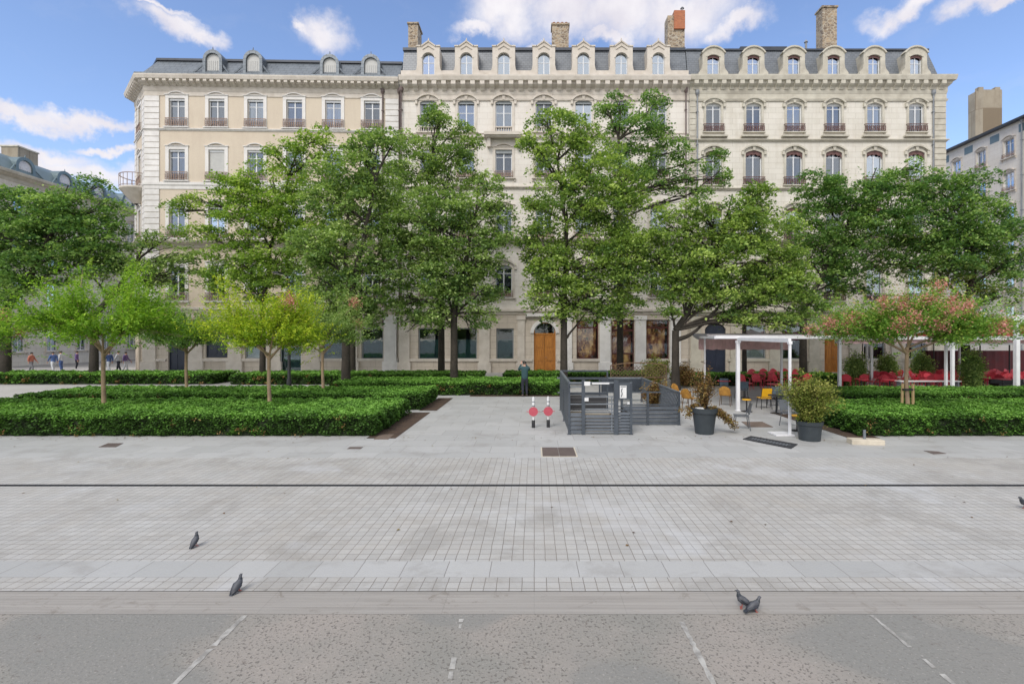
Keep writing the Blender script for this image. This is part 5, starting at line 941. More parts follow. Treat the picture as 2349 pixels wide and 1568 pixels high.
# ------------------------------------------------------------------ crape myrtles
def myrtle(label, x, Y, h0, top, rx, mat, blossoms=0, stake=False, h=0.65, n=26, dens=1.0, leafs=0.085, X=None, side=0.0):
    bx = XatY(x, Y) if X is None else X; root = thing('crape_myrtle', label, 'tree', (bx, Y, 0), 0, 'small crape myrtles set in the hedges')
    mb = MB(); mb.tube([(0, 0, 0), (0.02, 0, 0.7), (-0.02, 0.02, 1.4), (0.0, 0, h0)], [0.085, 0.07, 0.062, 0.06], 10)
    P = []; T = []; tips = []; H = top - h0; mains = []
    for i in range(7):
        a = 2 * math.pi * i / 7 + random.uniform(-.3, .3); el = random.uniform(0.5, 1.15); L_ = rx * random.uniform(0.5, 0.62)
        st = Vector((0, 0, h0 - random.uniform(0, 0.35))); e = st + Vector((math.cos(a) * math.cos(el) * L_, math.sin(a) * math.cos(el) * L_, math.sin(el) * min(L_, H * 0.55)))
        mb.tube([st, st.lerp(e, 0.5) + Vector((0, 0, -0.06)), e], [0.042, 0.032, 0.022], 7); mains.append((st, e))
    for i in range(int(n * 2.2)):
        a = random.uniform(0, 6.283); q = math.sqrt(random.random()); rr = rx * (0.15 + 0.85 * q) * random.uniform(0.85, 1.1)
        zt = h0 + H * (random.uniform(-0.04, 0.34)) + (H * 0.70 * max(0, 1 - (rr / rx / 1.08) ** 2)) * random.random() ** 0.6
        end = Vector((rr * math.cos(a), rr * math.sin(a) * 0.9, zt)); st, e = min(mains, key=lambda me: (me[1] - end).length); j = st.lerp(e, random.uniform(0.55, 1))
        mid = j.lerp(end, 0.5) + Vector((0, 0, random.uniform(-0.1, 0.1))); mb.tube([j, mid, end], [0.016, 0.011, 0.004], 5); tips.append(end)
        for k_ in range(int(46 * dens)):
            t = random.random() ** 0.8 * 1.08; p = j.lerp(end, t) + Vector((random.gauss(0, 0.20), random.gauss(0, 0.20), random.gauss(0, 0.13))) * (0.6 + 0.6 * t)
            d = (end - Vector((0, 0, h0))).normalized() + Vector((random.gauss(0, .4), random.gauss(0, .4), random.uniform(-0.1, 0.7))); d.normalize()
            k = int(11 * random.uniform(0.6, 1.3)); s_ = np.linspace(0, 0.36, k)[:, None]
            P.append(np.array(p) + s_ * np.array(d) + rng.normal(0, 0.026, (k, 3))); T.append(np.full(k, random.uniform(0.1, 0.7)) + (p.z - h0) / H * 0.3)
    tr = mb.build('trunk', 'bark_pale', root, smooth=True, fix=False)
    leaves('crown', np.concatenate(P), leafs, mat, root, np.concatenate(T), flat=0.5, width=0.22)
    if blossoms:
        for e in random.sample([q for q in tips if q.z > h0 + H * 0.2], blossoms):
            k = 260; q = np.array(e + Vector((0, 0, 0.10))) + rng.normal(size=(k, 3)) * np.array((0.13, 0.13, 0.13)); leaves('blossom', q, 0.06, 'blossom', root, flat=0.2)
    if stake:
        m = MB(); m.tube([(0.17, -0.05, 0), (0.16, -0.05, 1.35)], 0.045, 8); m.tube([(-0.16, 0.05, 0), (-0.12, 0.05, 1.35)], 0.045, 8); m.build('stake', 'stake', root); m = MB(); m.box(-0.16, 0.2, -0.09, 0.09, 1.12, 1.18); m.build('tie', 'black', root)
    return root
myrtle('myrtle with the bright green crown rising from the front left hedge', 237, 17.3, 2.45, 5.7, 2.65, 'leaf_bright', 0, n=34, dens=1.25)
myrtle('myrtle with the yellow green crown rising from the front left hedge', 617, 17.7, 2.4, 5.15, 2.15, 'leaf_yellow', 3, n=30, dens=1.15)
myrtle('dark green myrtle with few red flowers between the green and the yellow one', 427, 22.5, 2.5, 5.0, 1.75, 'leaf_dark', 4, n=22, dens=1.1)
myrtle('dark green myrtle with coral flowers right of the yellow one', 740, 22.3, 2.5, 5.2, 2.0, 'leaf_mid', 4, n=22, dens=1.0)
myrtle('staked myrtle with coral tipped crown in the front right hedge', 2080, 17.2, 2.6, 5.0, 2.8, 'leaf_blossom', 26, stake=True, n=40, dens=1.35)
myrtle('myrtle whose red flowered crown enters the photo at the left edge', 0, 17.3, 2.4, 4.9, 2.2, 'leaf_blossom', 9, X=-20.6, n=26)
myrtle('myrtle whose pink crown enters the photo at the right edge', 0, 18.0, 2.75, 4.9, 2.3, 'leaf_blossom', 14, X=20.4, n=26)

# ------------------------------------------------------------------ lamp post and stair enclosure
lx, ly = XY(663, 892); t = thing('lamp_post', 'slim black lamp post behind the yellow green myrtle', 'lamp post', (lx, ly, 0))
m = MB(); m.lathe([(0.13, 0), (0.13, 0.5), (0.085, 0.62), (0.075, 3.0), (0.05, 6.2)], (0, 0), 12); m.build('pole', 'black', t, smooth=True)
m = MB(); m.tube([(0, 0, 6.1), (0, -0.3, 6.35), (0, -0.9, 6.4)], 0.035, 8); m.build('arm', 'black', t)
m = MB(); m.box(-0.14, 0.14, -1.5, -0.85, 6.34, 6.44); hd = m.build('lamp_head', 'black', t); m = MB(); m.box(-0.1, 0.1, -1.4, -0.9, 6.325, 6.339); m.build('diffuser', 'white_plastic', hd)

t = thing('stair_enclosure', 'dark grey steel railing and gate round the underground stairs', 'railing', (1.06, 15.1, 0))
def louvre(m, a, b, z0, z1, n=5):     # slatted panel between plan points
    a, b = Vector(a), Vector(b)
    for i in range(n):
        za = z0 + (z1 - z0) * i / n; zb = z0 + (z1 - z0) * (i + 1) / n - 0.02; d = (b - a).normalized(); nn = Vector((d.y, -d.x, 0))
        vs = [a + nn * 0.02 + Vector((0, 0, za)), b + nn * 0.02 + Vector((0, 0, za)), b - nn * 0.02 + Vector((0, 0, zb)), a - nn * 0.02 + Vector((0, 0, zb))]
        vs += [v - nn * 0.025 for v in vs]; m.add(vs, [(0, 1, 2, 3), (7, 6, 5, 4), (0, 4, 5, 1), (3, 2, 6, 7), (0, 3, 7, 4), (1, 5, 6, 2)])
def lattice(m, a, b, z0, z1, s=0.16, r=0.011):
    a, b = Vector(a), Vector(b); L_ = (b - a).length; d = (b - a).normalized(); H = z1 - z0; n = int((L_ + H) / s)
    for i in range(n + 1):
        for sg in (1, -1):
            x0 = i * s - H; p0, p1 = (x0, 0), (x0 + H, H)
            if p0[0] < 0: p0 = (0, -x0)
            if p1[0] > L_: p1 = (L_, H - (x0 + H - L_))
            if p1[0] <= p0[0]: continue
            q = [(p if sg > 0 else (L_ - p[0], p[1])) for p in (p0, p1)]; off = Vector((d.y, -d.x, 0)) * 0.012 * sg
            m.bar(a + d * q[0][0] + Vector((0, 0, z0 + q[0][1])) + off, a + d * q[1][0] + Vector((0, 0, z0 + q[1][1])) + off, r)
def posts(name, pts, h, r=0.035, mat='anthracite'):
    for p in pts: m = MB(); m.box(p[0] - r, p[0] + r, p[1] - r, p[1] + r, 0, h); m.box(p[0] - r * 1.8, p[0] + r * 1.8, p[1] - r * 1.8, p[1] + r * 1.8, 0.0, 0.015); m.build(name, mat, t)
PX = [0.0, 0.43, 1.42, 1.88]
posts('post', [(PX[0], 0), (PX[3], 0), (PX[0], 2.4), (PX[0], 4.9), (PX[3], 1.6), (2.75, 1.6), (3.8, 1.6), (3.8, 4.4), (3.8, 7.4), (1.9, 7.4)], 1.12)
for px_, py_ in ((PX[0], 0), (PX[3], 0), (0, 4.9)): m = MB(); m.box(px_ - 0.03, px_ + 0.03, py_ - 0.03, py_ + 0.03, 1.12, 1.62); m.build('upper_post', 'anthracite', t)
for x, r in ((PX[1], 0.05), (PX[2], 0.065)): m = MB(); m.box(x - r, x + r, -0.07, 0.05, 0, 1.66); m.build('gate_post', 'anthracite', t)
m = MB(); louvre(m, (PX[0] + 0.035, 0, 0), (PX[1] - 0.05, 0, 0), 0.05, 0.68); louvre(m, (PX[1] + 0.05, -0.01, 0), (PX[2] - 0.065, -0.01, 0), 0.12, 0.62); m.build('louvre_panel', 'anthracite', t)
m = MB()
for z in (0.66, 0.76, 0.92, 1.14): m.box(PX[1] + 0.05, PX[2] - 0.065, -0.03, 0.01, z, z + 0.035)
m.box(PX[1] + 0.05, PX[2] - 0.065, -0.03, 0.01, 0.06, 0.1); m.box(PX[1] + 0.85, PX[1] + 0.88, -0.02, 0.0, 0.1, 1.14); g = m.build('gate', 'anthracite_light', t)
m = MB(); m.box(PX[1] + 0.03, PX[1] + 0.15, -0.09, -0.031, 1.03, 1.13); m.build('lock', 'white_plastic', g)
m = MB(); m.box(0, PX[3], -0.04, 0.03, 1.56, 1.60) ; m.box(0, PX[1] - 0.05, -0.03, 0.0, 1.44, 1.475); m.box(0.03, PX[1] - 0.05, -0.03, 0.0, 0.92, 0.95); m.build('top_rail', 'anthracite_light', t)
m = MB(); m.box(PX[1] + 0.02, PX[1] + 0.2, -0.10, -0.071, 1.50, 1.62); m.box(PX[1] + 0.26, PX[1] + 0.78, -0.075, -0.045, 1.54, 1.585); m.build('sign_plate', 'white_plastic', t)
m = MB(); m.box(PX[2] + 0.065, PX[3] - 0.03, -0.06, 0.04, 1.08, 1.60); c = m.build('control_panel', 'anthracite', t)
m = MB(); m.box(PX[2] + 0.11, PX[2] + 0.31, -0.068, -0.061, 1.12, 1.50); pn = m.build('notice', 'white_plastic', c)
m = MB(); m.tube([(PX[2] + 0.15, -0.071, 1.16), (PX[2] + 0.18, -0.071, 1.26), (PX[2] + 0.155, -0.071, 1.33), (PX[2] + 0.18, -0.071, 1.42)], 0.013, 6); m.box(PX[2] + 0.13, PX[2] + 0.29, -0.071, -0.0685, 1.455, 1.48); m.build('printed_mark', 'anthracite', pn)
m = MB(); louvre(m, (PX[2] + 0.065, 0, 0), (PX[3] - 0.03, 0, 0), 0.05, 0.70, 7); m.box(PX[2] + 0.065, PX[3] - 0.03, -0.02, 0.02, 0.74, 0.775); m.box(PX[2] + 0.065, PX[3] - 0.03, -0.02, 0.02, 0.85, 0.875); m.build('louvre_panel', 'anthracite', t)
m = MB(); m.box(PX[3] - 0.12, PX[3] - 0.05, -0.05, 0.0, 0.93, 1.0); m.build('push_button', 'white_plastic', c)
# left side: lattice screen over louvres, set above the stair
m = MB(); lattice(m, (0, 0.04, 0), (0, 4.86, 0), 0.12, 1.56, 0.15, 0.014); m.build('lattice_screen', 'anthracite_light', t)
m = MB(); m.box(-0.03, 0.03, 0.03, 4.87, 1.56, 1.62); m.box(-0.02, 0.02, 0.03, 4.87, 0.08, 0.12); m.build('handrail', 'anthracite_light', t)
m = MB(); louvre(m, (PX[3], 0.03, 0), (PX[3], 1.56, 0), 0.05, 0.66); louvre(m, (PX[3] + 0.035, 1.6, 0), (2.715, 1.6, 0), 0.03, 0.66); louvre(m, (2.785, 1.6, 0), (3.765, 1.6, 0), 0.03, 0.66); m.build('louvre_panel', 'anthracite', t)
m = MB(); m.box(PX[3], 3.8, 1.57, 1.63, 1.09, 1.13); m.box(PX[3] + 0.035, 3.765, 1.58, 1.62, 0.67, 0.71); m.box(PX[3] - 0.02, PX[3] + 0.02, 0.03, 1.57, 1.09, 1.13); m.build('top_rail', 'anthracite', t)
m = MB(); lattice(m, (3.8, 1.64, 0), (3.8, 7.36, 0), 0.3, 1.09, 0.17, 0.014); m.build('lattice_screen', 'anthracite_light', t)
m = MB(); m.box(3.77, 3.83, 1.63, 7.43, 1.09, 1.13); m.box(-0.03, 3.77, 7.37, 7.43, 1.06, 1.13); m.box(0, 3.77, 7.38, 7.42, 0.42, 0.46); m.build('handrail', 'anthracite_light', t)
m = MB(); lattice(m, (PX[3] + 0.1, 7.4, 0), (3.76, 7.4, 0), 0.46, 1.06, 0.09, 0.02); m.box(PX[3] + 0.1, 3.76, 7.42, 7.43, 0.46, 1.06); m.build('back_panel', 'anthracite', t)
m = MB(); louvre(m, (0.04, 4.9, 0), (PX[3] - 0.04, 4.9, 0), 0.03, 0.60, 4); m.box(0.04, PX[3] - 0.04, 4.945, 4.955, 0.03, 0.6); m.build('back_louvre', 'black', t)
m = MB(); m.box(0.03, PX[3], 4.86, 4.94, 1.06, 1.12); m.box(0.03, PX[3], 4.88, 4.92, 0.62, 0.72); m.box(0.03, PX[3], 4.88, 4.92, 1.25, 1.34); m.box(-0.03, PX[3], 4.87, 4.93, 1.56, 1.62); m.box(PX[3] - .03, PX[3] + .03, 4.87, 4.93, 0, 1.56); m.build('back_rail', 'anthracite', t)

# ------------------------------------------------------------------ two sign bollards
def sign_post(label, x, y):
    X, Y = XY(x, y); b = thing('sign_post', label, 'sign post', (X, Y, 0), 0, 'red disc posts')
    m = MB(); m.lathe([(0.055, 0), (0.055, 0.24), (0.04, 0.26)], (0, 0), 12); m.build('sleeve', 'black', b, smooth=True)
    m = MB(); m.lathe([(0.032, 0.25), (0.032, 0.62), (0.045, 0.66), (0.045, 0.96), (0.02, 1.02)], (0, 0), 12); m.build('pole', 'white_plastic', b, smooth=True)
    m = MB(); m.lathe([(0.047, 0.70), (0.047, 0.74)], (0, 0), 12); m.lathe([(0.047, 0.84), (0.047, 0.87)], (0, 0), 12); m.build('band', 'anthracite_light', b)
    m = MB(); n = 24; m.prism([(0.15 * math.cos(2 * math.pi * i / n), 0.54 + 0.15 * math.sin(2 * math.pi * i / n)) for i in range(n)], -0.06, -0.04); m.box(-0.22, 0.22, -0.055, -0.045, 0.53, 0.55); d = m.build('disc', 'sign_red', b)
    return b
sign_post('left one of the two low posts with a red disc beside the stairs', 1223, 981); sign_post('right one of the two low posts with a red disc beside the stairs', 1257, 980)
m = MB(); (xa, ya), (xb, yb) = XY(1223, 981), XY(1257, 980); m.tube([(xa + 0.165, ya - 0.04, 0.56), ((xa + xb) / 2, ya - 0.04, 0.53), (xb - 0.165, yb - 0.04, 0.56)], 0.008, 6); tag(m.build('chain', 'anthracite_light'), 'thin chain between the two red disc posts', 'chain')

# ------------------------------------------------------------------ ground fittings
def quad_px(name, pts, z, th, mat, label, cat, group=None):
    P = [XY(*p) for p in pts]; m = MB(); m.add([(x, y, z) for x, y in P] + [(x, y, z + th) for x, y in P], [(0, 1, 2, 3), (7, 6, 5, 4), (0, 4, 5, 1), (1, 5, 6, 2), (2, 6, 7, 3), (3, 7, 4, 0)])
    return tag(m.build(name, mat), label, cat, group)
X0, Yn = XY(1244, 1047.5); X1 = XY(1322, 1047.5)[0]; Yf = XY(1250, 1027)[1]
t = thing('floor_hatch', 'brown steel hatch let into the slabs in front of the stairs', 'hatch', (X0, Yn, 0)); hw, hd_ = (X1 - X0) / 2, Yf - Yn
MT['hatch'] = plain('brown_steel_hatch', (0.15, 0.115, 0.105), (0.11, 0.085, 0.078), 9, 0.6, 0.2)
for k in range(2): m = MB(); m.box(k * hw + 0.006, (k + 1) * hw - 0.006, 0.006, hd_, 0.0, 0.021); m.build('cover', 'hatch', t)
m = MB(); m.box(-0.03, 0, -0.03, hd_ + 0.03, 0, 0.017); m.box(2 * hw, 2 * hw + 0.03, -0.03, hd_ + 0.03, 0, 0.017); m.box(0, 2 * hw, -0.03, 0, 0, 0.017); m.build('rim', 'block', t)
quad_px('manhole_cover', [(226, 1026), (265, 1026), (283, 1017), (248, 1017)], 0.0, 0.019, 'hatch', 'small dark cover in front of the left hedge', 'manhole cover', 'covers in the paving')
quad_px('manhole_cover', [(796, 1030), (826, 1030), (832, 1026), (802, 1026)], 0.0, 0.019, 'hatch', 'small dark cover left of the brown cover at the hedge corner', 'manhole cover', 'covers in the paving')
quad_px('manhole_cover', [(857, 1008), (890, 1008), (904, 997), (872, 997)], 0.0, 0.022, 'mat_brown', 'brown cover at the right corner of the left hedge', 'manhole cover', 'covers in the paving')
quad_px('manhole_cover', [(2118, 1034), (2150, 1036), (2170, 1041), (2140, 1042)], 0.0, 0.019, 'hatch', 'dark cover in front of the right hedge', 'manhole cover', 'covers in the paving')
quad_px('door_mat', [(1703, 1008), (1722, 1001), (1829, 1020), (1814, 1030)], 0.0, 0.03, 'mat_black', 'black rubber mat lying askew in front of the white post', 'mat')
mt = bpy.data.objects['door_mat']; m = MB(); pa, pb = Vector((*XY(1722, 1007), 0)), Vector((*XY(1808, 1023), 0)); dd = (pb - pa); pv = Vector((-dd.y, dd.x, 0)).normalized()
for i in range(12): q = pa + dd * (i + 0.5) / 12; m.bar(q - pv * 0.10 + Vector((0, 0, 0.033)) + dd.normalized() * 0.03, q + pv * 0.10 + Vector((0, 0, 0.033)) - dd.normalized() * 0.03, 0.012, 0.004); m.bar(q - pv * 0.10 + Vector((0, 0, 0.033)) - dd.normalized() * 0.04, q + pv * 0.10 + Vector((0, 0, 0.033)) + dd.normalized() * 0.05, 0.009, 0.004)
m.build('pattern', 'anthracite_light', mt)
quad_px('door_mat', [(1716, 980), (1773, 980), (1748, 968), (1700, 968)], 0.0, 0.024, 'mat_brown', 'brown mat behind the grey chair', 'mat')
X, Y = XY(1996, 1022); t = thing('concrete_block', 'pale concrete parasol weight with a short pipe stub by the right hedge', 'concrete block', (X, Y + 0.2, 0), R(-8))
m = MB(); m.box(-0.42, 0.42, -0.17, 0.17, 0, 0.15); o = m.build('block', 'block', t); bv = o.modifiers.new('bevel', 'BEVEL'); bv.width = 0.02; bv.segments = 2
m = MB(); m.tube([(-0.03, 0, 0.15), (-0.03, 0, 0.40)], 0.035, 10); m.build('pipe_stub', 'anthracite_light', t)
# ------------------------------------------------------------------ café terrace
def pot(label, x, yb, r0, r1, h, loc=None):
    X, Y = XY(x, yb); Y += r0; t = thing('planter_pot', label, 'planter', (X, Y, 0), 0, 'charcoal planter pots')
    m = MB(); m.lathe([(r0, 0), (r0 + (r1 - r0) * 0.8, h * 0.8), (r1 + 0.02, h * 0.82), (r1 + 0.03, h), (r1 - 0.02, h), (r1 - 0.05, h - 0.07), (0.01, h - 0.07)], (0, 0), 28); m.build('shell', 'pot', t, smooth=True)
    m = MB(); m.lathe([(r1 - 0.045, h - 0.12), (r1 - 0.045, h - 0.06), (0.01, h - 0.05)], (0, 0), 20); m.build('soil', 'soil', t); return X, Y
def shrub(label, X, Y, z0, h, w_, mat, nst=26, per=34, leaf=0.06, spread=1.0, droop=None, name='shrub', group=None, bare=0.0, vary=0.3):
    t = thing(name, label, 'shrub', (X, Y, z0), 0, group); m = MB(); P = []; T = []
    for i in range(nst):
        a = random.uniform(0, 6.283); rr = w_ * math.sqrt(random.random()); hh = h * random.uniform(0.55, 1.0) * (1 - 0.35 * (rr / w_) ** 2)
        end = Vector((rr * math.cos(a), rr * math.sin(a), hh)); mid = Vector((end.x * 0.35, end.y * 0.35, hh * 0.55)); pts = [Vector((end.x * 0.08, end.y * 0.08, -0.05)), mid, end]
        m.tube(pts, [0.012, 0.009, 0.004], 5)
        if i < nst * bare: continue
        for j in range(int(per)):
            tt = random.uniform(0.15, 1); p = (pts[0].lerp(mid, tt * 2) if tt < 0.5 else mid.lerp(end, tt * 2 - 1)); k = 9
            P.append(np.array(p) + rng.normal(0, 0.075 * spread, 3) + rng.normal(0, 0.05 * spread, (k, 3))); T.append(np.full(k, random.uniform(0.1, 0.9)))
    if droop:
        for dv in droop:
            for q in range(5):
                pts = [Vector((0, 0, 0)), Vector(dv) * 0.5 + Vector((0, random.uniform(-.2, .2), 0.15)), Vector(dv) + Vector((random.uniform(-.15, .15), random.uniform(-.2, .2), random.uniform(-.1, .1)))]
                m.tube(pts, [0.012, 0.009, 0.004], 5)
                for j in range(26): tt = random.uniform(0.3, 1); p = pts[0].lerp(pts[1], tt * 2) if tt < 0.5 else pts[1].lerp(pts[2], tt * 2 - 1); P.append(np.array(p) + rng.normal(0, 0.05, (7, 3))); T.append(np.full(7, random.uniform(0.3, 1)))
    m.build('stems', 'twig', t, fix=False); leaves('foliage', np.concatenate(P), leaf, mat, t, np.concatenate(T), flat=0.2, width=0.3); return t
X, Y = pot('tall charcoal pot right of the stair railing', 1622, 998, 0.27, 0.37, 0.80)
shrub('half dead brown shrub in the tall pot, drooping to the right', X, Y, 0.76, 1.45, 0.45, 'brown_leaf', 34, 12, 0.055, 1.0, [(0.75, -0.1, -0.35), (0.95, 0.0, -0.55), (-0.55, 0.1, -0.15)], bare=0.4)
m = MB(); m.box(-0.13, 0.1, -0.1, 0.1, 0, 0.06); o = tag(m.build('rag', 'white_plastic'), 'pale folded rag on the soil of the tall pot', 'rag'); o.location = (X - 0.17, Y - 0.1, 0.76)
X, Y = pot('squat charcoal pot in front of the right hedge', 1869, 1014, 0.28, 0.33, 0.56)
shrub('yellow green shrub in the squat pot', X, Y, 0.5, 1.55, 0.85, 'shrub_leaf', 60, 24, 0.055, 1.3)
shrub('withered orange shrub beside the yellow chairs at the stairs', 4.85, 19.6, 0, 1.3, 0.55, 'brown_leaf', 36, 20, 0.07, 1.2)
shrub('light green bush above the lattice fence', 7.1, 29.2, 0.3, 1.5, 0.9, 'shrub_leaf', 44, 24, 0.08, 1.5)
shrub('brown tinged bush right of the light green one', 8.6, 28.6, 0.2, 1.3, 0.8, 'brown_leaf', 30, 18, 0.08, 1.5)
for (x, Y, h, w_, lb) in ((1962, 28.5, 2.0, 0.55, 'dark green bush behind the first awning posts on the right'), (2035, 30.5, 1.9, 0.55, 'lower green bush right of the dark green one'), (2228, 26.5, 2.4, 0.4, 'tall narrow green bush in front of the red chairs'), (2112, 31.5, 2.0, 0.5, 'dark bush half hidden by the staked myrtle')):
    shrub(lb, XatY(x, Y), Y, 0.2, h, w_, 'leaf_mid', 44, 20, 0.10, 2.0)
def chair(kind, label, group):
    """seat, backrest, legs"""
    t = thing('cafe_chair', label, 'chair', (0, 0, 0), 0, group)
    sm, lm = {'red': ('red', 'red'), 'yellow': ('yellow', 'black'), 'grey': ('grey_chair', 'grey_chair'), 'blue': ('bluegrey', 'black'), 'wicker': ('orange_wicker', 'lattice')}[kind]
    m = MB(); m.prism([(-0.21, 0.44), (0.21, 0.44), (0.21, 0.47), (-0.21, 0.47)], -0.22, 0.20); m.build('seat', sm, t)
    m = MB(); n = 8; r = 0.23
    if kind in ('red', 'wicker'):
        A = [(-0.23 + 0.46 * i / n, 0.2 + 0.05 * math.sin(math.pi * i / n)) for i in range(n + 1)]
        vs = [(x, y, 0.47) for x, y in A] + [(x, y + 0.09, 0.74 + 0.13 * math.sin(math.pi * (x + 0.23) / 0.46)) for x, y in A]
        vs += [(x, y + 0.025, z) for x, y, z in vs]; k = n + 1
        fs = [(i, i + 1, k + i + 1, k + i) for i in range(n)] + [(2 * k + i, 3 * k + i, 3 * k + i + 1, 2 * k + i + 1) for i in range(n)] + [(k + i, k + i + 1, 3 * k + i + 1, 3 * k + i) for i in range(n)] + [(i, 2 * k + i, 2 * k + i + 1, i + 1) for i in range(n)] + [(0, k, 3 * k, 2 * k), (k - 1, 3 * k - 1, 4 * k - 1, 2 * k - 1)]
        m.add(vs, fs); m.build('backrest', sm, t)
        if kind == 'red':
            for sx in (-1, 1): q = MB(); q.tube([(sx * 0.23, 0.22, 0.68), (sx * 0.27, 0.0, 0.66), (sx * 0.23, -0.18, 0.62), (sx * 0.2, -0.19, 0.47)], 0.015, 6); q.build('armrest', sm, t)
    else:
        m.add([(-0.2, 0.2, 0.52), (0.2, 0.2, 0.52), (0.2, 0.27, 0.86), (-0.2, 0.27, 0.86), (-0.2, 0.225, 0.52), (0.2, 0.225, 0.52), (0.2, 0.295, 0.86), (-0.2, 0.295, 0.86)], [(0, 1, 2, 3), (7, 6, 5, 4), (0, 4, 5, 1), (1, 5, 6, 2), (2, 6, 7, 3), (3, 7, 4, 0)]); m.build('backrest', sm, t)
        for sx in (-1, 1): q = MB(); q.tube([(sx * 0.21, 0.16, 0.45), (sx * 0.21, 0.21, 0.6), (sx * 0.21, 0.29, 0.87)], 0.013, 6); q.build('back_post', lm, t)
    for sx in (-1, 1):
        for sy in (-1, 1): q = MB(); q.tube([(sx * 0.185, sy * 0.18, 0.45), (sx * 0.22, sy * 0.24, 0.0)], 0.014, 6); q.build('leg', lm, t)
    kids[t.name] = list(t.children); return t
bpy.context.view_layer.update()
proto = {}; 
def put(kind, X, Y, rz, label, group):
    if kind not in proto: c = proto[kind] = chair(kind, label, group); c.location = (X, Y, 0); c.rotation_euler = (0, 0, rz); return c
    return dup(proto[kind], None, (X, Y, 0), rz, label)
def table(mat, X, Y, label, group, h=0.73, r=0.33, sq=False):
    key = ('t', mat, h, r)
    if key in proto: return dup(proto[key], None, (X, Y, 0), 0, label)
    t = thing('cafe_table' if h > 0.6 else 'stool', label, 'table' if h > 0.6 else 'stool', (X, Y, 0), 0, group)
    m = MB(); m.lathe([(r, h - 0.03), (r, h), (0.01, h + 0.001)], (0, 0), 24) if not sq else m.box(-r, r, -r, r, h - 0.03, h); m.build('top' if h > 0.6 else 'seat', mat, t)
    m = MB(); m.lathe([(0.22, 0), (0.22, 0.02), (0.03, 0.05), (0.025, h - 0.03)], (0, 0), 14); m.build('base', 'black', t); kids[t.name] = list(t.children); proto[key] = t; return t
cl = {'a': (1700, 1868, 16), 'd': (1940, 2078, 22), 'b': (2092, 2190, 20), 'c': (2215, 2350, 30)}
AREA = {'a': 'near the slim white post', 'd': 'around the dark bushes', 'b': 'behind the myrtle and twin posts', 'c': 'beneath the right awning'}
ORD = ['leftmost', 'second', 'third', 'fourth', 'fifth', 'sixth', 'seventh', 'eighth', 'ninth', 'tenth', 'eleventh', 'twelfth', 'thirteenth', 'fourteenth', 'fifteenth']
for k, (xa, xb, n_) in cl.items():
    pts = []
    for i in range(n_):
        row = i % 3; x = xa + (xb - xa) * (i // 3 + 0.5 + 0.3 * (row - 1)) / ((n_ + 2) // 3) + random.uniform(-3, 3); pts.append((row, x, (892, 884, 877)[row] + random.uniform(-2, 2)))
    for row in range(3):
        for j, (r_, x, y) in enumerate(sorted(p for p in pts if p[0] == row)):
            X, Y = XY(x, y); lab = '%s row red chair, %s from left, %s' % (('front', 'middle', 'back')[row], (['first'] + ORD[1:])[j], AREA[k]); put('red', X, Y, random.uniform(-1.1, 1.1) if k == 'a' else random.uniform(-3.1, 3.1), lab, 'red café chairs under the awnings')
for (x, y, lb) in ((1708, 912, 'left red round table behind the half dead shrub'), (1660, 905, 'farthest left red round table'), (1775, 915, 'red round table just right of the yellow backrest'), (1835, 912, 'red round table behind the squat pot shrub'), (1975, 900, 'red round table by the dark bush'), (2040, 902, 'red round table behind the staked myrtle, left of its trunk'), (2125, 902, 'red round table left of the white twin posts'), (2255, 897, 'red round table right of the tall narrow bush'), (2300, 900, 'red round table left of the rightmost awning post')):
    X, Y = XY(x, y); table('red', X, Y, lb, 'red round café tables')
def P_(x, y): return XY(x, y)
X, Y = XY(1752, 937); put('yellow', X, Y, R(180), 'yellow metal chair with its square back to the camera, in the open middle', None)
for (x, y, r, lb) in ((1582, 938, 130, 'amber wicker chair in front of the withered orange shrub'), (1664, 930, 150, 'amber wicker chair behind the brown shrub'), (1560, 925, 40, 'amber wicker chair behind the stair railing corner'), (1603, 921, -50, 'amber wicker chair left of the brown shrub')):
    X, Y = XY(x, y); put('wicker', X, Y, R(r), lb, 'amber wicker chairs')
X, Y = XY(1700, 985); put('grey', X, Y, R(-105), 'grey metal chair in side view beside the tall pot', 'grey metal chairs')
X, Y = XY(1795, 945); put('grey', X, Y, R(150), 'grey metal chair left of the yellow stool', 'grey metal chairs')
X, Y = XY(1812, 978); put('grey', X, Y, R(20), 'grey metal chair right behind the slim white post', 'grey metal chairs')
for (x, y, r, lb) in ((1660, 905, 160, 'blue grey chair left of the thick white post'), (1838, 938, 190, 'blue grey chair behind the yellow stool'), (1775, 932, 170, 'blue grey chair right of the yellow backrest'), (1700, 915, 185, 'blue grey chair just behind the thick white post')):
    X, Y = XY(x, y); put('blue', X, Y, R(r), lb, 'blue grey chairs')
X, Y = XY(1828, 988); table('yellow', X, Y, 'small yellow stool next to the squat pot', 'yellow stools', 0.5, 0.17)
X, Y = XY(1712, 944); table('yellow', X, Y, 'small yellow stool behind the grey side view chair', 'yellow stools', 0.5, 0.17)
X, Y = XY(1780, 948); table('black', X, Y, 'dark round table left of the slim white post', 'dark round tables', 0.72, 0.3)

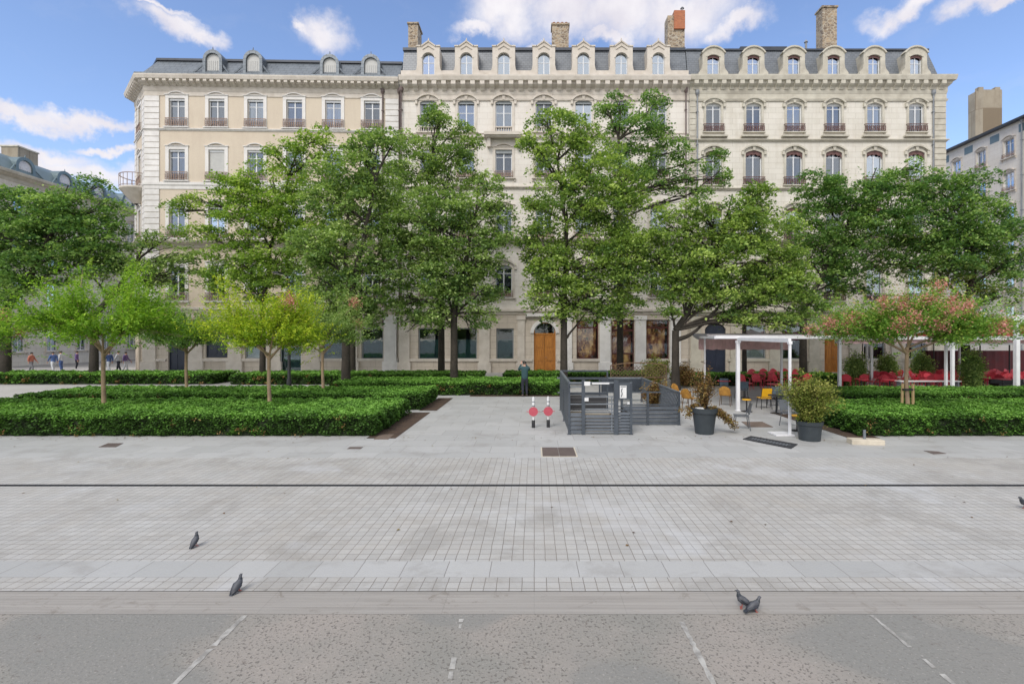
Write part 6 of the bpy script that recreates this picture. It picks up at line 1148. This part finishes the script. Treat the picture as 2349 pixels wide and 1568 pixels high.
# awnings on white posts
def awning(label, px, beams, fabric, base_plate=()):
    t = thing('awning', label, 'awning', (px[0][0], px[0][1], 0), 0, 'white post awnings'); ox, oy = px[0][0], px[0][1]
    for (X, Y, z, r) in px:
        m = MB(); m.box(X - ox - r, X - ox + r, Y - oy - r, Y - oy + r, 0, z); m.box(X - ox - r * 1.5, X - ox + r * 1.5, Y - oy - r * 1.5, Y - oy + r * 1.5, 0.0, 0.03); m.box(X - ox - r - 0.02, X - ox + r + 0.02, Y - oy - r - 0.02, Y - oy + r + 0.02, z - 0.09, z); m.build('post', 'white_paint', t)
    for (a, b, r) in beams: m = MB(); m.bar(Vector(a) - Vector((ox, oy, 0)), Vector(b) - Vector((ox, oy, 0)), r * 0.7, r); m.build('beam', 'white_paint', t)
    for (quad, mat, val) in fabric:
        q = [Vector(p) - Vector((ox, oy, 0)) for p in quad]; m = MB(); n = 12
        vs = []
        for j in range(n + 1):
            a, b = q[0].lerp(q[1], j / n), q[3].lerp(q[2], j / n)
            for i in range(7): p = a.lerp(b, i / 6); vs.append((p.x, p.y, p.z - 0.05 * math.sin(math.pi * i / 6) * (0.5 + 0.5 * math.cos(j * 2 * math.pi / n * 3))))
        vs2 = [(x, y, z + 0.01) for x, y, z in vs]; k = len(vs)
        fs = [(j * 7 + i, j * 7 + i + 1, (j + 1) * 7 + i + 1, (j + 1) * 7 + i) for j in range(n) for i in range(6)]
        m.add(vs + vs2, fs + [tuple(v + k for v in reversed(f)) for f in fs]); c = m.build('canopy', mat, t, smooth=True)
        if val:
            m = MB(); a, b = q[0], q[1]; d = b - a; nn = 40; vs = []
            for i in range(nn + 1): p = a + d * i / nn; w2 = 0.02 * math.sin(i * 1.7); vs += [(p.x, p.y - 0.03 + w2, p.z + 0.03), (p.x, p.y - 0.03 + w2 * 2, p.z - val - 0.04 * abs(math.sin(i * math.pi / 4)))]
            m.add(vs, [(2 * i, 2 * i + 2, 2 * i + 3, 2 * i + 1) for i in range(nn)]); m.build('valance', 'pink_fabric', t)
    for (x0, x1, y0, y1) in base_plate: m = MB(); m.box(x0 - ox, x1 - ox, y0 - oy, y1 - oy, 0.02, 0.06); m.build('base_plate', 'white_paint', t)
    return t
p2 = XY(1811, 1000); p1 = XY(1692, 942); p3 = XY(1616, 890); p4 = XY(1792, 898); p5 = XY(1925, 915); p6 = XY(1988, 888); p7 = XY(1998, 892)
Z = 2.93
awning('pink edged awning left, on the thick white post and the slim white post in front', [(p1[0], p1[1], Z - 0.12, 0.062), (p2[0], p2[1], 2.84, 0.032), (p3[0], p3[1], Z, 0.04), (p4[0], p4[1], Z, 0.05)],
       [((p1[0], p1[1], Z - 0.06), (p2[0], p2[1], 2.86), 0.06), ((p1[0] - 0.9, p1[1], Z + 0.02), (15.2, p1[1], Z + 0.02), 0.055), ((p3[0] - 0.3, p3[1], Z), (15.2, p3[1], Z), 0.055), ((p1[0] - 0.9, p1[1], Z), (p3[0] - 0.3, p3[1], Z), 0.05), ((p4[0], p4[1], Z - 0.05), (p2[0], p2[1], 2.80), 0.035)],
       [(((p1[0] - 0.85, p1[1] + 0.1, Z - 0.06), (14.3, p1[1] + 0.1, Z - 0.06), (14.9, p3[1] - 0.1, Z + 0.18), (p3[0], p3[1] - 0.1, Z + 0.18)), 'awning', 0), (((p3[0] - 0.3, p3[1] + 0.2, Z - 0.15), (p4[0] + 1.5, p3[1] + 0.2, Z - 0.15), (p4[0] + 1.5, p3[1] + 1.6, Z + 0.2), (p3[0] - 0.3, p3[1] + 1.6, Z + 0.2)), 'awning', 0.55)], [(p2[0] - 0.45, p2[0] + 0.1, p2[1] - 0.1, p2[1] + 0.45)])
p8 = XY(2169, 909); p9 = XY(2184, 916); p10 = XY(2200, 876); p11 = XY(2333, 910)
awning('middle awning with white edge behind the staked myrtle', [(p5[0], p5[1], Z, 0.06), (p6[0], p6[1], Z - 0.1, 0.05), (p7[0], p7[1], Z - 0.2, 0.06), (p8[0], p8[1], Z, 0.05)],
       [((p5[0], p5[1], 2.90), (p8[0], p8[1], 2.90), 0.08), ((p5[0], p5[1] + 0.3, 2.74), (p8[0], p8[1] + 0.3, 2.74), 0.10), ((p5[0], p5[1], Z), (p6[0] - 1, p6[1], Z), 0.05)],
       [(((p5[0], p5[1] + 0.1, Z - 0.02), (p8[0], p8[1] + 0.1, Z - 0.02), (p8[0] + 1.5, p6[1] + 1, Z + 0.12), (p6[0] - 1.5, p6[1] + 1, Z + 0.12)), 'awning', 0.25)])
zr_ = Z + 0.02
awning('right awning with its sagging grey underside, running out of the photo', [(p9[0], p9[1], Z, 0.06), (p10[0], p10[1], Z - 0.1, 0.05), (XatY(2331, p11[1] - 1.2), p11[1] - 1.2, 3.72, 0.085)],
       [((p9[0], p9[1], 2.90), (p9[0] + 14, p9[1] - 0.3, 2.90), 0.085), ((p9[0], p9[1] + 0.35, 2.70), (p9[0] + 14, p9[1] + 0.05, 2.70), 0.13), ((p9[0], p9[1], zr_), (p10[0], p10[1], Z), 0.05), ((XatY(2331, p11[1] - 1.2) - 0.24, p11[1] - 1.2, 3.80), (XatY(2331, p11[1] - 1.2) + 0.24, p11[1] - 1.2, 3.80), 0.15), ((p9[0] + 0.1, p9[1] - 5, Z - 0.02), (p9[0], p9[1], Z), 0.03)],
       [(((p9[0] + 0.1, p9[1] + 0.2, Z - 0.05), (p9[0] + 14, p9[1] + 0.1, Z - 0.08), (p9[0] + 15, p9[1] + 3.0, Z - 0.22), (p9[0] + 0.3, p9[1] + 3.0, Z - 0.22)), 'awning', 0.2)])
def parasol(label, X, Y, z, r, mat='red_fabric'):
    t = thing('parasol', label, 'parasol', (X, Y, 0), 0, 'deep red parasols')
    m = MB(); m.lathe([(0.03, 0), (0.03, z + 0.5)], (0, 0), 8); m.build('pole', 'black', t)
    m = MB(); n = 8; ps = [(r * math.cos(2 * math.pi * (i + .5) / n), r * math.sin(2 * math.pi * (i + .5) / n)) for i in range(n)]
    m.add([(x, y, z) for x, y in ps] + [(0, 0, z + 0.62)] + [(x * 1.01, y * 1.01, z - 0.18) for x, y in ps], [(i, (i + 1) % n, n) for i in range(n)] + [(i, n + 1 + i, n + 1 + (i + 1) % n, (i + 1) % n) for i in range(n)]); m.build('canopy', mat, t)
    m = MB()
    for x, y in ps: m.bar((0, 0, z - 0.15), (x * 0.6, y * 0.6, z + 0.22), 0.012)
    m.build('ribs', 'black', t)
for X, Y, z, r, lb in ((24.6, 28.3, 3.15, 2.3, 'red parasol between the twin white posts and the right edge'), (28.3, 29.6, 3.3, 2.4, 'red parasol at the right edge, behind the white box topped post'), (20.8, 31.5, 3.0, 1.8, 'red parasol behind the staked myrtle'), (26.2, 32.6, 2.75, 2.0, 'low red parasol seen beneath the right awning')):
    parasol(lb, X, Y, z, r)
t = thing('terrace_screen', 'dark red fabric wall closing the back of the terrace on the right', 'screen', (26.4, 33.9, 0))
for i in range(4):
    m = MB(); nn = 10; A_ = [(i * 2.0 + 0.05 + 1.9 * j / nn, 0.03 * math.sin(j * 2.2)) for j in range(nn + 1)]
    m.add([(x, y, 0.15) for x, y in A_] + [(x, y, 2.0) for x, y in A_] + [(x, y + 0.02, 0.15) for x, y in A_] + [(x, y + 0.02, 2.0) for x, y in A_], [(j, j + 1, nn + 2 + j, nn + 1 + j) for j in range(nn)] + [(2 * nn + 2 + j, 3 * nn + 3 + j, 3 * nn + 4 + j, 2 * nn + 3 + j) for j in range(nn)]); m.build('panel', 'maroon_fabric', t)
for i in range(5): m = MB(); m.box(i * 2.0 - 0.03, i * 2.0 + 0.03, -0.03, 0.03, 0, 2.45); m.build('post', 'black', t)
# dark interior counter of the terrace and banquette
for (x, y, w_, lb) in ((2330, 900, 0.9, 'dark upholstered bench beneath the right awning'),):
    X, Y = XY(x, y); t = thing('bench', lb, 'bench', (X, Y, 0)); m = MB(); m.box(-w_, w_, 0, 0.5, 0.12, 0.46); m.build('seat', 'black', t); m = MB(); m.box(-w_, w_, 0.5, 0.6, 0.12, 0.66); m.build('backrest', 'black', t)
X, Y = XY(2125, 905); t = thing('service_table', 'long pale table behind the right hedges', 'table', (X, Y, 0)); m = MB(); m.box(-1.5, 1.6, -0.2, 0.2, 0.68, 0.72); m.build('top', 'white_plastic', t)
for sx in (-1.4, 1.5): m = MB(); m.box(sx - 0.03, sx + 0.03, -0.15, 0.15, 0, 0.68); m.build('leg', 'anthracite_light', t)
# lattice fence with arched top
t = thing('lattice_fence', 'low brown wooden lattice with curved top behind the stair railing', 'fence', (4.2, 27.2, 0))
m = MB(); lattice(m, (0, 0, 0), (3.0, 0, 0), 0.75, 1.35, 0.2, 0.012); m.build('lattice', 'lattice', t)
m = MB(); A = arc(3.0, 1.36, 0.14, 12, 1.5); m.band(A, [(x, z + 0.06) for x, z in A], -0.03, 0.03); m.box(0, 3, -0.03, 0.03, 0.70, 0.75); m.box(-0.04, 0.0, -0.03, 0.03, 0, 1.4); m.box(3.0, 3.04, -0.03, 0.03, 0, 1.4); m.build('frame', 'lattice', t)

# ------------------------------------------------------------------ people
def skin_mesh(name, chains, mat, parent, sub=2, root=0):
    vs = []; es = []; rs = []; idx = {}
    for ch in chains:
        prev = None
        for (key, p, r) in ch:
            if key in idx: i = idx[key]
            else: i = len(vs); idx[key] = i; vs.append(p); rs.append(r)
            if prev is not None: es.append((prev, i))
            prev = i
    me = bpy.data.meshes.new(name); me.from_pydata(vs, es, []); o = bpy.data.objects.new(name, me); col.objects.link(o)
    sk = o.modifiers.new('skin', 'SKIN'); sk.use_smooth_shade = True; sb = o.modifiers.new('sub', 'SUBSURF'); sb.levels = sub; sb.render_levels = sub
    if not me.skin_vertices: 
        bpy.context.view_layer.objects.active = o
        with bpy.context.temp_override(object=o, active_object=o): bpy.ops.mesh.customdata_skin_add()
    for i, r in enumerate(rs): me.skin_vertices[0].data[i].radius = r if hasattr(r, '__len__') else (r, r); me.skin_vertices[0].data[i].use_root = (i == root)
    dg = bpy.context.evaluated_depsgraph_get(); m2 = bpy.data.meshes.new_from_object(o.evaluated_get(dg)); bpy.data.objects.remove(o)
    m2.materials.clear(); m2.materials.append(MT[mat]); o2 = bpy.data.objects.new(name, m2); col.objects.link(o2); o2.parent = parent; return o2
def person(label, X, Y, rz, top, legs, hair='hair', pose='walk', h=1.72, group=None, hands=False):
    t = thing('person', label, 'person', (X, Y, 0), rz, group); s = h / 1.72; S = lambda p: (p[0] * s, p[1] * s, p[2] * s)
    st = {'walk': 0.22, 'stand': 0.02, 'photo': 0.03}[pose]      # faces +y locally
    hip, ch, nk, hd = (0, 0, 0.92), (0, 0.0, 1.28), (0, 0.01, 1.48), (0, 0.03, 1.60)
    body = [[('p', S(hip), (0.125 * s, 0.09 * s)), ('c', S(ch), (0.125 * s, 0.085 * s)), ('s', S((0, 0, 1.40)), (0.09 * s, 0.065 * s)), ('n', S(nk), 0.055 * s), ('j', S((0, 0.045, 1.56)), (0.068 * s, 0.075 * s)), ('h', S((0, 0.03, 1.63)), (0.076 * s, 0.092 * s)), ('ht', S((0, 0.01, 1.69)), (0.055 * s, 0.07 * s))]]
    L_ = {}
    for sd_, sx in (('l', -1), ('r', 1)):
        fy = st * sx; kn = (sx * 0.10, fy * 0.55 + 0.03, 0.50); an = (sx * 0.105, fy - (0.04 if pose != 'walk' else 0), 0.085 + (0.05 if fy < -0.1 else 0))
        body.append([('p', None, None), (sd_ + 'th', S((sx * 0.095, fy * 0.1, 0.82)), 0.088 * s), (sd_ + 'k', S(kn), 0.058 * s), (sd_ + 'cf', S((kn[0], (kn[1] + an[1]) / 2 - 0.02, 0.33)), 0.055 * s), (sd_ + 'a', S(an), 0.038 * s), (sd_ + 't', S((an[0] + sx * 0.02, an[1] + 0.15, 0.035)), 0.035 * s)])
        if pose == 'photo': el, wr, hn = (sx * 0.27, 0.16, 1.30), (sx * 0.11, 0.34, 1.56), (sx * 0.085, 0.37, 1.64)
        elif pose == 'walk': el, wr, hn = (sx * 0.24, -0.07 * sx, 1.15), (sx * 0.24, 0.10 - 0.16 * sx, 0.93), (sx * 0.235, 0.13 - 0.18 * sx, 0.84)
        else: el, wr, hn = (sx * 0.24, -0.03, 1.13), (sx * 0.22, 0.08, 0.90), (sx * 0.21, 0.10, 0.81)
        body.append([('s', None, None), (sd_ + 'sh', S((sx * 0.185, 0, 1.40)), 0.058 * s), (sd_ + 'e', S(el), 0.043 * s), (sd_ + 'w', S(wr), 0.027 * s), (sd_ + 'h', S(hn), (0.036 * s, 0.02 * s))])
        L_[sd_] = (wr, hn)
        d = (Vector(hn) - Vector(wr)).normalized(); side = Vector((1, 0, 0)) if pose == 'photo' else Vector((0, 1, 0)); side = (side - d * side.dot(d)).normalized(); cu = d.cross(side) * (0.3 * sx)
        for k, (of, ln) in enumerate(((-0.027, 0.065), (-0.009, 0.078), (0.009, 0.074), (0.027, 0.058))):
            a = Vector(hn) + side * of + d * 0.02; b = a + d * ln * 0.55 + cu * 0.03; c = b + d * ln * 0.4 + cu * 0.07
            body.append([(sd_ + 'h', None, None), (sd_ + 'f%da' % k, S(a), 0.010 * s), (sd_ + 'f%db' % k, S(b), 0.0095 * s), (sd_ + 'f%dc' % k, S(c), 0.008 * s)])
        th = Vector(wr).lerp(Vector(hn), 0.45) - side * 0.03 * (-sx if pose == 'photo' else -1); body.append([(sd_ + 'w', None, None), (sd_ + 'tm', S(th), 0.012 * s), (sd_ + 'tn', S(th + d * 0.04 + (side * sx * -0.02 if pose == 'photo' else side * 0.02)), 0.009 * s)])
    keys = {}
    for chn in body:
        for i, e in enumerate(chn):
            if e[1] is not None: keys[e[0]] = e
            else: chn[i] = keys[e[0]]
    skin_mesh('body', body, 'skin', t, 2)
    g = 0.014
    def fat(e, k=g): r = e[2]; return (e[0], e[1], tuple(x + k for x in (r if hasattr(r, '__len__') else (r, r))))
    K = keys
    jac = [[('p', S((0, 0, 0.78)), (0.175 * s, 0.14 * s)), fat(K['c'], 0.05), fat(K['s'], 0.045), ('nb', S((0, 0.01, 1.475)), 0.07 * s)]]
    jac[0][3] = ('nb', S((0, 0.01, 1.47)), (0.068 * s, 0.066 * s))
    for sd_ in 'lr': jac.append([jac[0][2], fat(K[sd_ + 'sh'], 0.024), fat(K[sd_ + 'e'], 0.02), ('w' + sd_, K[sd_ + 'w'][1], (0.042 * s, 0.042 * s))])
    skin_mesh('jacket', jac, top, t, 2)
    tr = [[('p', S((0, 0, 1.02)), (0.145 * s, 0.105 * s)), ('q', S((0, 0, 0.86)), (0.155 * s, 0.12 * s))]]
    for sd_ in 'lr': tr.append([tr[0][1], fat(K[sd_ + 'th'], 0.018), fat(K[sd_ + 'k'], 0.018), fat(K[sd_ + 'cf'], 0.015), ('a' + sd_, K[sd_ + 'a'][1], (0.052 * s, 0.052 * s))])
    skin_mesh('trousers', tr, legs, t, 2)
    for sd_ in 'lr':
        a, b = Vector(K[sd_ + 'a'][1]), Vector(K[sd_ + 't'][1]); skin_mesh('shoe', [[('a', tuple(a + Vector((0, -0.05 * s, -0.03 * s))), 0.045 * s), ('b', tuple(a.lerp(b, 0.5) + Vector((0, 0, -0.012 * s))), (0.045 * s, 0.042 * s)), ('c', tuple(b), (0.043 * s, 0.034 * s))]], 'black', t, 1)
    m = MB(); n = 12
    prof = [(0.084, -0.02), (0.092, 0.03), (0.086, 0.075), (0.055, 0.11), (0.01, 0.125)]
    m.lathe([(r * s, z * s) for r, z in prof], (0, 0), n); hr = m.build('hair', hair, t, smooth=True); hr.location = (0, 0.002 * s, 1.615 * s); hr.scale = (0.95, 1.12, 1.0); hr.rotation_euler = (R(-18), 0, 0)
    for sx in (-1, 1):
        m = MB(); m.lathe([(0.006, -0.006), (0.009, 0), (0.006, 0.006)], (0, 0), 6); e = m.build('eye', 'black', t); e.location = (sx * 0.03 * s, 0.118 * s, 1.615 * s)
    m = MB(); m.tube([(0, 0.112 * s, 1.61 * s), (0, 0.14 * s, 1.575 * s), (0, 0.12 * s, 1.57 * s)], [0.007, 0.013, 0.01], 6); m.build('nose', 'skin', t)
    m = MB(); m.box(-0.022 * s, 0.022 * s, 0.105 * s, 0.122 * s, 1.538 * s, 1.546 * s); m.build('mouth', 'coral_top', t)
    return t
X, Y = XY(1203, 909)
person('person in a teal jacket seen from behind, raising a phone', X, Y, R(12), 'teal_jacket', 'navy_trousers', pose='photo', h=1.74)
m = MB(); m.box(-0.085, 0.085, -0.006, 0.006, -0.045, 0.045); ph = m.build('phone', 'anthracite'); a = R(12); ph.location = (X - 0.44 * math.sin(a), Y + 0.44 * math.cos(a), 1.70); ph.rotation_euler = (0, 0, a); tag(ph, 'dark phone held up by the person in the teal jacket', 'phone')
for (x, Y, rz, tp, lg, ps, lb) in ((122, 40.5, 70, 'blue_shirt', 'white_shirt', 'walk', 'distant walker in a blue top and pale trousers at the left'), (72, 41, -80, 'coral_top', 'grey_coat', 'walk', 'distant walker in a coral top, leftmost'), (140, 43, 100, 'white_shirt', 'blue_shirt', 'stand', 'distant person in a white top behind the blue walker'),
                              (250, 40, 80, 'blue_shirt', 'white_shirt', 'walk', 'distant walker in a blue shirt right of the myrtle trunk'), (272, 40.8, 95, 'white_shirt', 'navy_trousers', 'walk', 'distant walker in a white shirt and dark trousers'), (288, 41.5, -75, 'violet_top', 'white_shirt', 'walk', 'distant walker in a violet top, right of the white shirted one'), (176, 44, -60, 'violet_top', 'navy_trousers', 'stand', 'distant person in violet left of the myrtle trunk')):
    person(lb, XatY(x, Y), Y, R(rz), tp, lg, pose=ps, h=random.uniform(1.62, 1.82), group='passers-by in the far street')
# ------------------------------------------------------------------ pigeons
def pigeon(label, x, y, rz, s=1.0, up=0.0):
    X, Y = XY(x, y); t = thing('pigeon', label, 'pigeon', (X, Y, 0.012), rz, 'pigeons on the paving')
    m = MB(); q = R(up); pts = [(-0.16, 0.085), (-0.12, 0.10), (-0.06, 0.118), (0.0, 0.125), (0.05, 0.135), (0.085, 0.165), (0.10, 0.195), (0.115, 0.218), (0.135, 0.222), (0.148, 0.22)]; rad = [0.012, 0.028, 0.05, 0.06, 0.056, 0.036, 0.024, 0.026, 0.022, 0.008]
    c, sn = math.cos(q), math.sin(q); P = [((px * c - (pz - 0.1) * sn) * s, 0, (0.1 + px * sn + (pz - 0.1) * c) * s) for px, pz in pts]; m.tube(P, [r * s for r in rad], 12); m.build('body', 'pigeon', t, smooth=True)
    m = MB(); a = Vector(P[0]); b = Vector(P[2]); d = (a - b).normalized(); m.add([b + Vector((0, sy * 0.03 * s, 0)) for sy in (-1, 1)] + [a + d * 0.07 * s + Vector((0, sy * 0.035 * s, 0)) for sy in (1, -1)] + [b + Vector((0, sy * 0.03 * s, -0.012)) for sy in (-1, 1)] + [a + d * 0.07 * s + Vector((0, sy * 0.035 * s, -0.008)) for sy in (1, -1)], [(0, 1, 2, 3), (4, 7, 6, 5), (0, 4, 5, 1), (1, 5, 6, 2), (2, 6, 7, 3), (3, 7, 4, 0)]); m.build('tail', 'pigeon_head', t)
    for sy in (-1, 1):
        m = MB(); m.tube([Vector(P[4]) + Vector((0, sy * 0.045 * s, 0)), Vector(P[3]) + Vector((0, sy * 0.058 * s, 0)), Vector(P[1]) + Vector((0, sy * 0.035 * s, -0.005)), Vector(P[0]) + Vector((-0.02 * s, sy * 0.02 * s, 0))], [0.012 * s, 0.034 * s, 0.024 * s, 0.005 * s], 8, sq=0.4); m.build('wing', 'pigeon_head', t, smooth=True)
        m = MB(); m.tube([(0.005 * s, sy * 0.025 * s, 0.08 * s), (0.012 * s, sy * 0.025 * s, 0.0)], 0.006 * s, 6)
        for k in (-0.6, 0, 0.6): m.bar((0.012 * s, sy * 0.025 * s, 0.004), ((0.012 + 0.03 * math.cos(k)) * s, (sy * 0.025 + 0.03 * math.sin(k)) * s, 0.003), 0.003)
        m.build('leg', 'pink_leg', t)
    m = MB(); m.tube([Vector(P[9]) - Vector((0.004, 0, 0)), Vector(P[9]) + Vector((0.024 * s, 0, -0.006 * s))], [0.006 * s, 0.002 * s], 6); m.build('beak', 'black', t)
    m = MB(); m.tube([P[6], P[5], P[4]], [0.0265 * s, 0.038 * s, 0.045 * s], 12); m.build('neck_feathers', 'pigeon_head', t, smooth=True); return t
pigeon('dark pigeon on the small setts, leftmost and farthest', 448, 1254, R(84), 0.70, 34); pigeon('dark pigeon at the edge of the setts, second from the left', 546, 1357, R(75), 0.66, 26)
pigeon('pigeon on the gutter with its head to the left', 1703, 1396, R(160), 0.70, 20); pigeon('pale pigeon behind the one heading left on the gutter', 1730, 1404, R(20), 0.62, 5); pigeon('pigeon cut by the right edge of the photo', 2352, 1168, R(185), 0.9, 0)
# fallen leaves on the slabs
n = 300; q = np.empty((n, 3)); q[:, 0] = rng.uniform(-16, 12, n); q[:, 1] = np.where(rng.random(n) < 0.4, rng.normal(14.5, 0.15, n), rng.uniform(7, 24, n)); q[:, 2] = 0.022
o = leaves('fallen_leaves', q, 0.045, 'brown_leaf', None, flat=4.0); o['kind'] = 'stuff'
